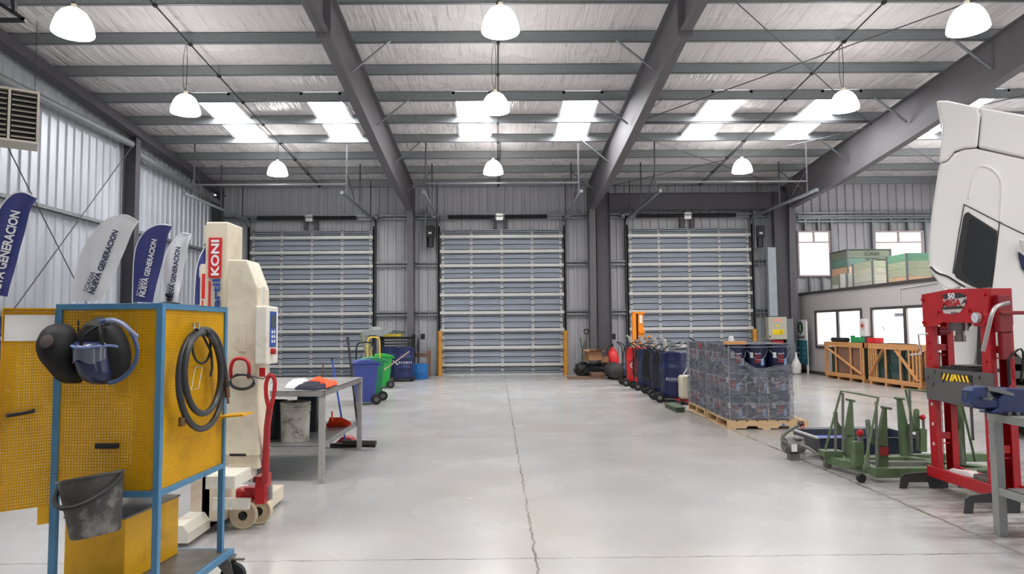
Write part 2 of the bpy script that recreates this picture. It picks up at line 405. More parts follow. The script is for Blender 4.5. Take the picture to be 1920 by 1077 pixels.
for x in RX:
    o = MB().bx(x-.12, x+.12, 10.79, 10.81, 6.24, zp(10.8)-.004).bx(x-.12, x+.12, 10.83, 10.85, 6.24, zp(10.8)-.004)
    for zq in (6.3, 6.4, 6.9, 7.0):
        for s2 in (-.07, .07): o.cyl((x+s2, 10.775, zq), (x+s2, 10.79, zq), .018, seg=6)
    struct(tag(o.build('rafter_splice', paint_g), 'bolted splice plates of a roof rafter', group='rafter splices'))
# fly braces from purlins to the rafter flanges
for x in RX[:3]:
    for i in (10, 12, 14, 16, 18, 20):
        if i >= len(PY): continue
        y = PY[i]
        for s in ((-1,) if x > 0 else (1,)) if i % 4 else (-1, 1):
            o = MB().bar((x+s*.06, y-.03, zp(y)-.58), (x+s*.80, y-.02, zp(y)+.03), .07, .02).build('fly_brace', galv); struct(tag(o, 'small steel brace from purlin to rafter', group='fly braces'))
# gable frame along the left wall
gx = XL+.30
m = MB(); 
for y0, y1 in ((Y0, 22.3),):
    m.bx(-.07, .07, 0, 1, -.07, .17, Matrix(((1, 0, 0, gx), (0, y1-y0, 0, y0), (0, -.08*(y1-y0), 1, zp(y0)-.20), (0, 0, 0, 1))))
    m.bx(-.13, .13, 0, 1, -.09, -.065, Matrix(((1, 0, 0, gx), (0, y1-y0, 0, y0), (0, -.08*(y1-y0), 1, zp(y0)-.20), (0, 0, 0, 1))))
struct(tag(m.build('gable_rafter', paint_d), 'dark gable rafter along the left wall'))
def girt(z, y0, y1, name='wall_girt'):
    o = MB().bx(XL, XL+.16, y0, y1, z, z+.006).bx(XL+.155, XL+.161, y0, y1, z-.07, z).bx(XL, XL+.006, y0, y1, z-.06, z).build(name, galv_d)
    return struct(tag(o, 'horizontal steel girt on the left wall', group='girts of the left wall'))
for z in (4.08, 1.9):
    girt(z, Y0, 16.85); girt(z, 17.1, 22.3)
o = MB().cyl((XL+.22, Y0, 6.17), (XL+.22, 16.85, 6.17), .085, seg=14).build('strut_tube', galv_d, smooth=True); struct(tag(o, 'horizontal strut tube high on the left wall'))
o = MB().cyl((XL+.22, 17.1, 6.0), (XL+.22, 22.2, 5.7), .085, seg=14).build('strut_tube', galv_d, smooth=True); struct(tag(o, 'farther strut tube high on the left wall'))
for y in (16.97, 11.2, 5.4, 22.25):
    xx = XL+.02
    m = MB().bx(xx, xx+.012, y-.11, y+.11, 0, zp(y)-.28).bx(xx+.30, xx+.312, y-.11, y+.11, 0, zp(y)-.28).bx(xx, xx+.31, y-.006, y+.006, 0, zp(y)-.28)
    struct(tag(m.build('gable_column', paint_d), 'dark steel column on the left wall', group='columns of the left wall'))
# cross-bracing rods on the left wall
for i, (p, q) in enumerate((((XL+.26, 16.9, 6.2), (XL+.26, 11.3, .3)), ((XL+.2, 11.3, 6.4), (XL+.2, 16.9, .3)))):
    o = MB().cyl(p, q, .012, seg=6).build('brace_rod', paint_d); struct(tag(o, 'diagonal bracing rod on the left wall', group='left wall bracing rods'))

# back wall girts between the doors, header rail
def bgirt(x0, x1, z, mat=galv):
    o = MB().bx(x0, x1, YB-.14, YB, z, z+.006).bx(x0, x1, YB-.146, YB-.14, z-.055, z+.006).bx(x0, x1, YB-.14, YB-.005, z-.16, z-.155).bx(x0, x1, YB-.146, YB-.14, z-.16, z-.10).build('wall_girt', mat)
    return struct(tag(o, 'horizontal galvanised girt on the back wall', group='girts of the back wall'))
DOORS = [(-8.05, -4.08), (-1.83, 2.17), (4.36, 8.36)]
gaps = [(XL, DOORS[0][0]-.12), (DOORS[0][1]+.12, RX[0]-.11), (RX[0]+.11, DOORS[1][0]-.12), (DOORS[1][1]+.12, RX[1]-.11), (3.75, DOORS[2][0]-.12), (DOORS[2][1]+.12, 9.0)]
for a, b in gaps:
    for z in (2.1, 3.72): bgirt(a, b, z)
for a, b in ((XL, RX[0]-.11), (RX[0]+.11, RX[1]-.11), (3.75, 9.0)): bgirt(a, b, 5.28)
bgirt(10.0, XR, 5.28); bgirt(10.0, XR, 5.1)
# door jamb channels
for a, b in DOORS:
    for x in (a-.12, b+.02):
        o = MB().bx(x, x+.10, YB-.2, YB-.19, 0, 5.2).bx(x if x < a else x+.09, (x if x < a else x+.09)+.01, YB-.2, YB, 0, 5.2).build('door_jamb', paint_d); struct(tag(o, 'dark steel jamb beside a sectional door', group='door jambs'))
# eave strip of foil on top of the back wall
o = MB().bx(XL, XR, 22.2, 22.27, zp(22.2)-.02, zp(22.2)+.2).build('eave_strut', galv_d); struct(tag(o, 'eave strut at the top of the back wall'))

# portal frame in the right-hand bay: dark columns and a deep beam
for x0, x1 in ((3.24, 3.68), (9.0, 9.46)):
    m = MB().bx(x0, x1, 21.96, 21.975, 0, 5.9).bx(x0, x0+.014, 21.86, 22.07, 0, 5.9).bx(x1-.014, x1, 21.86, 22.07, 0, 5.9)
    struct(tag(m.build('portal_column', paint_d), 'wide dark portal column', group='portal frame columns'))
m = MB().bx(3.68, 9.0, 21.96, 21.975, 5.32, 5.86).bx(3.68, 9.0, 21.86, 22.07, 5.32, 5.335).bx(3.68, 9.0, 21.86, 22.07, 5.85, 5.865)
struct(tag(m.build('portal_beam', paint_d), 'deep dark beam over the right door'))
# roof bracing rods in the right-hand bay
for i, (p, q) in enumerate((((3.2, 10.2, 7.0), (9.4, 16.7, 6.5)), ((9.45, 9.6, 7.1), (3.2, 16.7, 6.5)), ((3.3, 17.1, 6.5), (9.4, 21.8, 6.0)), ((9.4, 16.9, 6.5), (3.3, 21.8, 6.0)), ((9.7, 17.0, 6.5), (15.5, 21.8, 6.1)), ((15.5, 12, 6.95), (9.7, 17, 6.5)))):
    o = MB().cyl(p, q, .011, seg=6).build('roof_brace_rod', paint_d); struct(tag(o, 'thin diagonal bracing rod under the roof', group='roof bracing rods'))
# double strut purlin of the braced bay
o = MB().bx(3.2, 9.4, 16.80, 16.86, zp(16.85)-.04, zp(16.85)+.16).build('roof_strut', paint_d); struct(tag(o, 'roof strut between two rafters'))

# ---- sectional doors
door_m = pm('door_steel_skin', (152, 161, 173), .45, .15, .06, 4, stretch=(.3, 1, 1))
door_r = pm('door_roll_form', (136, 147, 160), .45, .25, .06, 4)
stile_m = pm('door_galvanised', (208, 208, 204), .4, .3, .10, 14)
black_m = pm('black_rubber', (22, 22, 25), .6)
yellow_b = pm('bollard_orange', (196, 138, 48), .55, dirt=(120, 84, 40), damt=.5)
zpix = [250, 333, 412, 494, 577, 677, 775, 873, 970]
strut_z = [at(932, 360+v/2.99, YB-.2).z for v in zpix]; DT = at(932, 429, YB-.2).z
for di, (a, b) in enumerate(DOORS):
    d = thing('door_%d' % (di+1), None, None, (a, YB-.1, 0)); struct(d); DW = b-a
    seams = [0]+[z+.07 for z in strut_z[::-1]]
    tops = seams[1:]+[DT]
    for z0, z1 in zip(seams, tops):
        m = MB(); h = z1-z0; n = 2
        for q in range(3):
            za, zb = z0+h*q/3+.013, z0+h*(q+1)/3-.013; m.bx(0, DW, 0, .05, za, zb); m.bx(0, DW, -.022, 0, zb-.03, zb)
            zc = (za+zb)/2-.01; m.bx(0, DW, -.005, 0, zc-.006, zc+.006)
        m.build('door_panel', door_m, d)
    MB().bx(0.01, DW-.01, .05, .06, .01, DT-.01).build('seam_shade_backing', black_m, d)  # black sheet draws the shade in the panel gaps, along with the seals
    for z in strut_z:
        MB().bx(-.03, DW+.03, -.10, -.015, z+.045, z+.05).bx(-.03, DW+.03, -.105, -.10, z-.045, z+.05).bx(-.03, DW+.03, -.10, -.015, z-.045, z-.04).build('strut', stile_m, d)
    for i in range(5):
        x = DW*i/4; x = min(max(x, .06), DW-.06); w2 = .055
        m = MB().bx(x-w2+.01, x+w2-.01, -.022, -.012, .02, DT-.01)
        for z in [s0 for s0 in seams[1:]]:
            m.bx(x-.035, x+.035, -.05, -.02, z-.11, z+.03)
        m.build('stile', pm('stile_zinc', (182, 183, 184), .4, .3, .1, 14), d)
    m = MB().bx(0, DW, -.03, .03, 0, .03); m.build('bottom_seal', black_m if di != 1 else stile_m, d)
    # tracks: vertical rails, horizontal tracks into the room
    for s, x in ((-1, -.06), (1, DW+.06)):
        MB().bx(x-.02, x+.02, -.10, -.06, 0, 4.95).build('vertical_track', galv, d)
        m = MB(); pts = [(x, -.08, 4.9), (x, -.1, 5.0), (x, -.2, 5.10), (x, -.35, 5.10), (x, -4.7, 5.08)]
        for p, q in zip(pts[:-1], pts[1:]): m.bar(p, q, .05, .07)
        m.bx(x-.04, x+.04, -4.76, -4.70, 5.04, 5.12)
        m.build('horizontal_track', galv, d)
        # hangers down from purlins
        for yy in (-4.2, -2.4, -.7):
            zt = zp(YB+yy)+.02
            MB().bx(x-.02, x+.02, yy-.003, yy+.003, 5.10, zt).bx(x-.003, x+.003, yy-.02, yy+.02, 5.10, zt).build('hanger', paint_d, d)
        MB().bar((x, -4.2, 5.75), (x, -4.2+1.0, 5.2), .03, .006).build('hanger_brace', paint_d, d)
    MB().bx(-.06, DW+.06, -4.23, -4.19, 5.40, 5.44).build('hanger_crossbar', paint_d, d)
    # shaft with springs
    MB().cyl((-.35, -.22, 5.19), (DW+.35, -.22, 5.19), .016, seg=8).bx(-.2, DW+.2, -.10, -.08, 5.10, 5.27).build('spring_shaft', galv, d)
    for x0, x1 in ((.25, DW/2-.22), (DW/2+.1, DW-.5)):
        m = MB(); n = 22
        prof = [(.055 if q % 2 else .07, (x1-x0)*q/(2*n)) for q in range(2*n+1)]
        m.lathe(prof, frame((x0, -.22, 5.17), (0, 1, 0), (0, 0, 1)) , 12)
        m.build('torsion_spring', black_m, d, smooth=True)
    MB().bx(DW/2-.17, DW/2+.05, -.2, -.10, 5.06, 5.28).build('spring_bracket', steel_w, d)
    for x in (-.2, DW+.16): MB().cyl((x-.05, -.22, 5.19), (x+.05, -.22, 5.19), .09, seg=14).build('cable_drum', galv_d, d, smooth=True)
    MB().bx(DW/2-.28, DW/2-.14, -.06, .04, DT, 5.1).bx(DW/2+.06, DW/2+.20, -.06, .04, DT, 5.1).build('header_post', paint_d, d)
# ================================================================ LIGHT FITTINGS
lampglass = em('acrylic_bowl', (255, 252, 246), LAMP_E)
lamp_cap = pm('lamp_cap', (188, 176, 160), .5)
white_p = pm('white_paint', (226, 226, 224), .45, var=.03)
def make_lamp(x, y, z, cord, label):
    t = thing('pendant_lamp', label, 'lamp', (x, y, z), group='white bowl pendant lamps')
    pr = [(.262, 0), (.268, .015), (.262, .06), (.245, .13), (.212, .22), (.16, .30), (.10, .345), (.05, .355)]
    MB().lathe(pr+[(.045, .345), (.095, .335), (.15, .29), (.20, .215), (.233, .13), (.25, .06), (.256, .015), (.262, 0)], seg=32, cap=False).build('lamp_shade', lampglass, t, smooth=True)
    MB().lathe([(.0, .33), (.055, .345), (.06, .36), (.045, .375), (.035, .42), (.0, .425)], seg=16).build('lamp_cap', lamp_cap, t, smooth=True)
    a, b = cord
    MB().tube([(0, 0, .42), (.0, 0, .5), (.02, 0, .48+(b-z-.48)*.5), (0, 0, b-z)], .006, 6, smooth=2).tube([(-.012, 0, .42), (-.06, 0, .55), (-.07, 0, b-z-.3), (-.02, 0, b-z-.02)], .005, 6, smooth=2).build('cord', cable, t, smooth=True)
    MB().bx(-.06, .08, -.03, .03, b-z, b-z+.06).build('ceiling_mount', galv_d, t)
    return t
rows = [(9.3, 5.64), (12.73, 5.62), (18.15, 5.67)]
cols = [(-5.86, 'left'), (0.0, 'middle'), (6.65, 'right')]
dist = ['nearest', 'second', 'farthest']
for i, (y, z) in enumerate(rows):
    for j, (x, side) in enumerate(cols):
        x2 = x+(.08 if (i == 0 and j == 1) else 0)-(.07 if (i == 2 and j == 1) else 0)
        w2 = ('nearest of the three lamps in the %s row', 'middle lamp of the three in the %s row', 'farthest and smallest looking lamp in the %s row')[i] % side
        make_lamp(x2, y, z, (0, zp(y)-(.0 if i else .12)), 'white glowing bowl pendant, '+w2)
for x, y in ((-5.86, 4.0), (.05, 4.0), (6.65, 4.0), (-5.86, -1.5), (.05, -1.5), (6.65, -1.5), (12.6, 9.3), (12.6, 18.15)):
    t = make_lamp(x, y, 5.66, (0, zp(y)), 'white glowing bowl pendant outside the photographed part of the hall')
# conduits along the lamp rows
for j, (x, side) in enumerate(cols):
    m = MB(); y = -5
    pts = [(x+.06, yy, zp(yy)-.02) for yy in (-5, 4, 12, 18.1, 22.2)]
    m.tube(pts, .014, 6)
    for yy in PY[6:]: m.bx(x+.03, x+.09, yy-.03, yy+.05, zp(yy)-.045, zp(yy)+.0)
    if j != 0 or True: m.tube([(x+.12, yy, zp(yy)-.02) for yy in (18.1, 22.2)], .012, 6)
    tag(wb(m, 'electrical_conduit', cable, smooth=True), 'dark electrical conduit feeding the %s row of lamps' % side, 'conduit', 'conduits under the roof')

# ================================================================ HEATER
beige = pm('beige_enamel', (206, 200, 186), .5, dirt=(150, 140, 120), damt=.25)
p = at(22, 262, 11.4)
hx = at(38, 200, 11.4).x
t = thing('unit_heater', 'beige unit heater with slanted louvres hanging near the left wall on chains', 'heater', (hx-.36, 11.65, at(38, 270, 11.4).z+.06), R(35))
MB().bx(-.42, .42, -.3, .3, .0, .04).bx(-.42, .42, -.3, .3, .88, .92).bx(-.42, -.39, -.3, .3, .04, .88).bx(.385, .42, -.3, .3, .04, .88).bx(-.02, .02, -.31, -.27, .04, .88).bx(-.39, .39, .26, .3, .04, .88).build('casing', beige, t, bevel=.008)
MB().bx(-.39, .39, -.20, -.19, .04, .88).build('inner_grille', black_m, t)
for s in (-1, 1):
    for i in range(9):
        c = s*.205; zz = .10+i*.09
        MB().bx(-.17, .17, -.045, .045, -.003, .003, Matrix.Translation((c, -.26, zz)) @ Matrix.Rotation(R(28), 4, 'X')).build('louvre', beige, t)
for x in (-.35, .35):
    m = MB(); zt = zp(11.7)-t.location.z
    n = int((zt-.92)/.06)
    for i in range(n):
        z0 = .92+i*.06; c = [(.012*math.cos(a), 0, .02*math.sin(a)) for a in [k*PI/4 for k in range(8)]]
        m.tube([(x+q[0], q[1], z0+.03+q[2]*1.6) if i % 2 else (x, q[0], z0+.03+q[2]*1.6) for q in c], .004, 5, closed=True)
    m.build('chain', cable, t)
# black bracket hanging at top left
t = thing('hanging_bracket', 'black triangular steel bracket at the top left under the roof', 'bracket', at(10, 40, 9.0))
m = MB()
for a, b in (((-40, 38), (48, 38)), ((48, 38), (-12, 0)), ((27, 22), (24, -30))): m.bar(at(*a, 9.0), at(*b, 9.0), .05, .05)
wb(m, 'frame', black_m, t)

# ================================================================ FEATHER FLAGS
def fabric(name, col, alpha=1.0):
    m = pm(name, col, .7, var=.06, scale=2, bump=.35, bscale=3, stretch=(2.5, 1, .7))
    return m
navy_f = fabric('navy_flag_cloth', (56, 62, 122)); grey_f = fabric('pale_grey_flag_cloth', (232, 233, 238))
navy_t = pm('navy_print', (36, 40, 74), .7); white_t = pm('white_print', (238, 238, 240), .7); hem_m = pm('white_hem', (232, 232, 236), .7)
foot_m = pm('stand_black', (30, 30, 32), .5)
def flag(Y, left, right, cloth, ink, texts, label):
    """left: pole-side outline bottom to tip; right: free edge, tip to bottom"""
    L = [at(a, b, Y) for a, b in left]; Rr = [at(a, b, Y) for a, b in right[::-1]]
    def samp(P, u):
        ds = [0]
        for a, b in zip(P[:-1], P[1:]): ds.append(ds[-1]+(b-a).length)
        d = u*ds[-1]
        for i in range(len(P)-1):
            if d <= ds[i+1]+1e-9: return P[i].lerp(P[i+1], (d-ds[i])/max(1e-9, ds[i+1]-ds[i]))
        return P[-1].copy()
    for _ in range(2):
        q = [L[0]]
        for a, b in zip(L[:-1], L[1:]): q += [a*.75+b*.25, a*.25+b*.75]
        L = q+[L[-1]]
    base = L[0]; t = thing('feather_flag', label, 'flag', (base.x-.02, Y, 0), group='feather flags along the left wall')
    def fn(u, v):
        a = samp(L, v); b = samp(Rr, v); p = a.lerp(b, u); p.y += .03*math.sin(u*5+v*7)*min(1, u*4)*(1-.6*u)+.006*math.sin(v*17+u*3)*u
        return tuple(p)
    m = MB().grid(fn, 10, 26); m.solid(.004); wb(m, 'banner', cloth, t, smooth=True)
    pole = [V((base.x-.02, Y, .03)), V((base.x-.02, Y, 1.0))]+[p+V((-.01, 0, .0)) for p in L]
    wb(MB().tube(pole, .014, 8), 'pole', hem_m, t, smooth=True)
    m = MB()
    for k in range(4): m.bar((base.x-.02, Y, .015), (base.x-.02+.18*math.cos(k*PI/2+.5), Y+.4*math.sin(k*PI/2+.5), .015), .03, .03)
    wb(m, 'foot', foot_m, t)
    for s, a, b, h, bo in texts:
        wtext(s, at(*a, Y)+V((0, -.06, 0)), at(*b, Y)+V((0, -.06, 0)), h, ink, t, bold=bo)
    return t
flag(11.6, [(-36, 548), (-28, 470), (-12, 415), (8, 378), (28, 361), (48, 360), (70, 372)], [(70, 372), (60, 388), (42, 450), (28, 500), (15, 557)], navy_f, white_t,
     [('NUEVA GENERACION', (-9, 566), (34, 397), .17, .03), ('SCANIA', (-26, 560), (-10, 500), .13, 0)], 'large navy feather flag with white lettering at the left edge of the view')
flag(14.4, [(136, 566), (139, 530), (150, 480), (172, 440), (198, 412), (228, 402), (243, 405), (260, 416)], [(260, 416), (252, 428), (225, 490), (208, 530), (192, 564)], grey_f, navy_t,
     [('NUEVA GENERACION', (174, 551), (220, 433), .13, .03), ('SCANIA', (162.5, 547), (178, 510), .10, 0)], 'pale grey feather flag with navy lettering, left of the steel wall column')
flag(16.0, [(249, 566), (250, 520), (252, 480), (258, 455), (272, 433), (292, 422), (308, 421), (323, 424)], [(323, 424), (316, 440), (305, 490), (294, 530), (287, 568)], navy_f, white_t,
     [('NUEVA GENERACION', (268.6, 557), (292, 449.5), .13, .03), ('SCANIA', (261, 555), (268.5, 522), .09, 0)], 'navy feather flag with white lettering, right of the steel wall column')
flag(17.5, [(302, 572), (303, 530), (307, 490), (317, 462), (330, 445), (342, 436), (358, 440)], [(358, 440), (352, 470), (343, 510), (337, 545), (332, 572)], grey_f, navy_t,
     [('NUEVA GENERACION', (321, 568), (336, 464), .13, .03), ('SCANIA', (315, 564), (319.5, 532), .09, 0)], 'pale grey feather flag farther back, beside the beige lifting columns')
flag(19.0, [(364, 572), (366, 530), (370, 495), (378, 475), (386, 462)], [(386, 462), (392, 500), (388, 572)], navy_f, white_t, [], 'sliver of a navy feather flag behind the beige lifting columns')

# drums stacked at the far left
navy_d = pm('navy_drum_paint', (33, 43, 88), .35, .1, .08, 3)
def drum(x, y, z, r, h, mat, name, label, group, rings=(.33, .66), rot=0, cat='drum', top_mat=None):
    t = thing(name, label, cat, (x, y, z), rot, group)
    pr = [(0, .02), (r-.02, .02), (r-.012, 0), (r, 0), (r, .02)]
    zs = []
    for f in rings:
        pr += [(r, h*f-.025), (r+.008, h*f-.012), (r+.008, h*f+.012), (r, h*f+.025)]
    for f in (.12, .20, .80, .88): zs.append(f)
    pr = sorted(pr[5:]+[(r-.003*(1), h*f) for f in zs]+[(r, h*f+.015) for f in zs]+[(r, h*f-.015) for f in zs], key=lambda q: q[1])
    prof = [(0, .02), (r-.02, .02), (r-.012, 0), (r, .003), (r, .02)]+pr+[(r, h-.02), (r+.006, h-.015), (r+.006, h), (r-.012, h), (r-.018, h-.02), (0, h-.02)]
    MB().lathe(prof, seg=36).build('shell', mat, t, smooth=True)
    for q_, r_ in ((r*.6, .035), (-r*.6, .022)): MB().cyl((q_, 0, h-.02), (q_, 0, h+.002), r_, seg=12).build('bung', pm('bung', (190, 190, 190), .4, .6), t)
    return t
def scania_ring(t, r, z, s, a, wdt=.30, hh=.05, mat=None, n=None):
    """letters wrapped round a drum, centred on direction a"""
    n = len(s)
    for i, ch in enumerate(s):
        if ch == ' ': continue
        aa = a+(i-(n-1)/2)*wdt/n/r; d = V((math.cos(aa), math.sin(aa), 0)); x = V((-math.sin(aa), math.cos(aa), 0)); q = d*(r+.011)+V((0, 0, z))
        M = Matrix(((x.x, 0, d.x, q.x), (x.y, 0, d.y, q.y), (x.z, 1, d.z, q.z), (0, 0, 0, 1)))
        text(ch, M, wdt/n*(.72 if ch != 'I' else .2), hh, mat or white_t, t, bold=.02)
for k in range(2):
    t = drum(-8.98, 12.4, k*.9, .29, .89, navy_d, 'oil_drum', ('navy oil drum on the floor at the left edge, below another drum', 'navy oil drum at the left edge, standing on another drum')[k], 'navy drums at the far left')
    scania_ring(t, .29, .5, 'SCANIA', R(-50), .4, .07)

# ================================================================ YELLOW TOOL CART
yel = bpy.data.materials.new('perforated_yellow'); yel.use_nodes = True
def perf(m):
    N = m.node_tree.nodes; L = m.node_tree.links; b = N['Principled BSDF']; tc = N.new('ShaderNodeTexCoord'); sp = N.new('ShaderNodeSeparateXYZ'); L.new(tc.outputs['Object'], sp.inputs[0])
    def mt(op, a, c=None):
        x = N.new('ShaderNodeMath'); x.operation = op
        for i, v in enumerate((a, c)):
            if v is None: continue
            if isinstance(v, (int, float)): x.inputs[i].default_value = v
            else: L.new(v, x.inputs[i])
        return x.outputs[0]
    P = .0145
    u = mt('SUBTRACT', mt('FRACT', mt('DIVIDE', mt('ADD', sp.outputs[0], sp.outputs[1]), P)), .5); v = mt('SUBTRACT', mt('FRACT', mt('DIVIDE', sp.outputs[2], P)), .5)
    d = mt('SQRT', mt('ADD', mt('MULTIPLY', u, u), mt('MULTIPLY', v, v)))
    a = mt('GREATER_THAN', d, .16); L.new(a, b.inputs['Alpha'])
    n = N.new('ShaderNodeTexNoise'); n.inputs['Scale'].default_value = 6; n.inputs['Detail'].default_value = 6; L.new(tc.outputs['Object'], n.inputs['Vector'])
    r = N.new('ShaderNodeMapRange'); r.inputs[1].default_value = .5; r.inputs[2].default_value = .75; r.inputs[4].default_value = .45; L.new(n.outputs['Fac'], r.inputs[0])
    x = N.new('ShaderNodeMix'); x.data_type = 'RGBA'; L.new(r.outputs[0], x.inputs[0]); x.inputs[6].default_value = lin((208, 154, 0)); x.inputs[7].default_value = lin((150, 110, 4)); L.new(x.outputs[2], b.inputs['Base Color'])
    b.inputs['Roughness'].default_value = .5; b.inputs['Specular IOR Level'].default_value = .25
perf(yel)
yel_p = pm('yellow_paint', (220, 166, 2), .45, dirt=(150, 108, 20), damt=.45, dscale=5)
blue_p = pm('blue_frame_paint', (72, 126, 164), .45, dirt=(56, 84, 106), damt=.4, dscale=8)
wornsteel = pm('worn_shelf_steel', (118, 116, 112), .5, .3, .12, 8, dirt=(72, 66, 60), damt=.6)
W_ = .51; D_ = .69; zt, zm, zs = 1.64, .715, .22
cart = thing('tool_cart', 'yellow perforated tool cart with blue frame on casters in the left foreground', 'cart', (-1.652, 3.375, 0), R(-3))
m = MB(); f = .03
for x in (-W_, 0):
    for y in (0, D_): m.bx(x-f/2-.001, x+f/2, y-f/2, y+f/2, zs, zt-f)
for z in (zt-f/2, zm):
    m.bx(-W_+f/2, -f/2, -f/2, f/2, z-f/2, z+f/2).bx(-W_+f/2, -f/2, D_-f/2, D_+f/2, z-f/2, z+f/2)
    for x in (-W_, 0): m.bx(x-f/2, x+f/2, f/2, D_-f/2, z-f/2, z+f/2)
for x in (-W_, 0):
    for y in (0, D_): m.bx(x-f/2-.001, x+f/2, y-f/2, y+f/2, zt-f, zt)
m.bx(-W_-.02, .05, -.03, 0, zs-.035, zs-.003).bx(-W_-.02, .05, D_+.045, D_+.075, zs-.035, zs-.003).bx(-W_-.02, .01, -.001, D_+.05, zs-.035, zs-.031).bx(.02, .05, 0, D_+.05, zs-.035, zs-.003).bx(-W_-.02, -W_+.01, 0, D_+.05, zs-.035, zs-.003)
m.build('frame', blue_p, cart, bevel=.003)
MB().bx(-W_, .022, 0, D_+.044, zs-.012, zs).build('shelf', wornsteel, cart)
MB().bx(-W_+f/2, -f/2, -.004, -.001, zm+f/2, zt-f).build('front_panel', yel, cart)
MB().bx(.001, .004, f/2, D_-f/2, zm+f/2, zt-f).build('side_panel', yel, cart)
MB().bx(-W_+f/2, -f/2, D_-.002, D_+.002, zm+f/2, zt-f).build('back_panel', wornsteel, cart)
MB().bx(-W_+f/2, -f/2, f/2, D_-f/2, zm-.004, zm).build('inner_floor', wornsteel, cart)
MB().bx(-W_+f/2, -f/2, f/2, D_-f/2, zt-f/2-.003, zt-f/2).build('top_sheet', blue_p, cart)
# flap door on the left
hp = V((-W_-.016, -.01, 0)); ang = R(219)
Dm = Matrix.Translation(hp) @ Matrix.Rotation(ang, 4, 'Z')
Lw = .215
dr = MB().bx(0, Lw, -.003, 0, .66, 1.615, Dm).bx(0, Lw, 0, .022, 1.612, 1.618, Dm).bx(Lw-.004, Lw, -.003, .022, .66, 1.615, Dm).build('door', yel, cart)
MB().bx(.005, Lw-.01, .0005, .004, 1.46, 1.585, Dm).build('white_plate', white_p, dr)
MB().tube([Dm @ V((.08, .003, 1.125)), Dm @ V((.08, .03, 1.122)), Dm @ V((.18, .035, 1.11)), Dm @ V((.18, .003, 1.11))], .009, 8, smooth=1).build('handle', black_m, dr, smooth=True)
MB().bx(.0, .05, -.005, -.002, .575, .66, Dm).build('lower_flange', yel_p, cart)
h = MB().bx(-.30, -.19, -.03, -.012, .935, .96).bx(-.30, -.285, -.02, -.003, .935, .96).bx(-.205, -.19, -.02, -.003, .935, .96).build('handle', black_m, cart, bevel=.004)
MB().add([(.016, .60, 1.01), (.016, .735, 1.01), (.16, .75, 1.02), (.16, .60, 1.02), (.016, .60, 1.0), (.016, .735, 1.0), (.16, .75, 1.01), (.16, .60, 1.01)], [(0, 1, 2, 3), (4, 7, 6, 5), (0, 3, 7, 4), (1, 5, 6, 2), (2, 6, 7, 3), (0, 4, 5, 1)]).build('side_tray', yel_p, cart)
cast_m = pm('caster_fork', (126, 124, 118), .45, .6, .12, 20)
for x, y in ((0.0, D_+.03), (-W_, D_+.03), (0.0, .03), (-W_, .03)):
    c = MB().bx(x-.045, x+.06, y-.05, y+.05, zs-.05, zs-.035)
    for s in (-1, 1): c.prism([(x-.04, zs-.05), (x+.06, zs-.05), (x+.085, .075), (x+.055, .065)], -.003, .003, Matrix(((1, 0, 0, 0), (0, 0, 1, y+s*.032), (0, 1, 0, 0), (0, 0, 0, 1))))
    c.bx(x+.02, x+.13, y-.012, y+.012, zs-.055, zs-.048)
    co2 = c.build('caster', cast_m, cart)
    MB().lathe([(.0, -.018), (.05, -.02), (.072, -.016), (.075, 0), (.072, .016), (.05, .02), (0, .018)], frame((x+.065, y, .0755), (1, 0, 0), (0, 0, 1)), 24).build('wheel', black_m, co2, smooth=True)
# the box on the lower shelf
bx0 = thing('steel_box', 'plain yellow steel box standing on the lower shelf of the tool cart', 'box', (-1.90, 3.56, zs+.001), R(-6))
MB().bx(-.33, 0, 0, .48, 0, .325).build('body', yel_p, bx0, bevel=.004)
MB().bx(-.335, .005, -.005, .485, .325, .335).build('lid', wornsteel, bx0)
for q_ in ((-.27, .25), (-.06, .28)): MB().cyl((q_[0], -.003, q_[1]), (q_[0], 0, q_[1]), .006, seg=8).build('rivet', black_m, bx0)
# bucket hanging on the front
buck = pm('grimy_bucket', (66, 64, 62), .65, 0, .3, 7, dirt=(158, 155, 150), damt=.8, dscale=7)
bt = thing('hanging_bucket', 'grimy dark plastic bucket hanging on the front of the tool cart', 'bucket', at(180, 1004, 3.19), 0)
bt.rotation_euler = (R(-6), R(-10), 0)
pr = [(r_*.88, z_*.95) for r_, z_ in [(.0, .0), (.108, 0), (.116, .01), (.150, .27), (.158, .272), (.158, .283), (.146, .283), (.11, .015), (0, .012)]]
MB().lathe(pr, seg=36).build('body', buck, bt, smooth=True)
MB().tube([(.140*math.cos(a), .140*math.sin(a)-.02*math.sin(-a), .245-.10*math.sin(-a) if math.sin(a) < 0 else .245) for a in [PI+PI*i/14 for i in range(15)]], .011, 8).build('handle', black_m, bt, smooth=True)
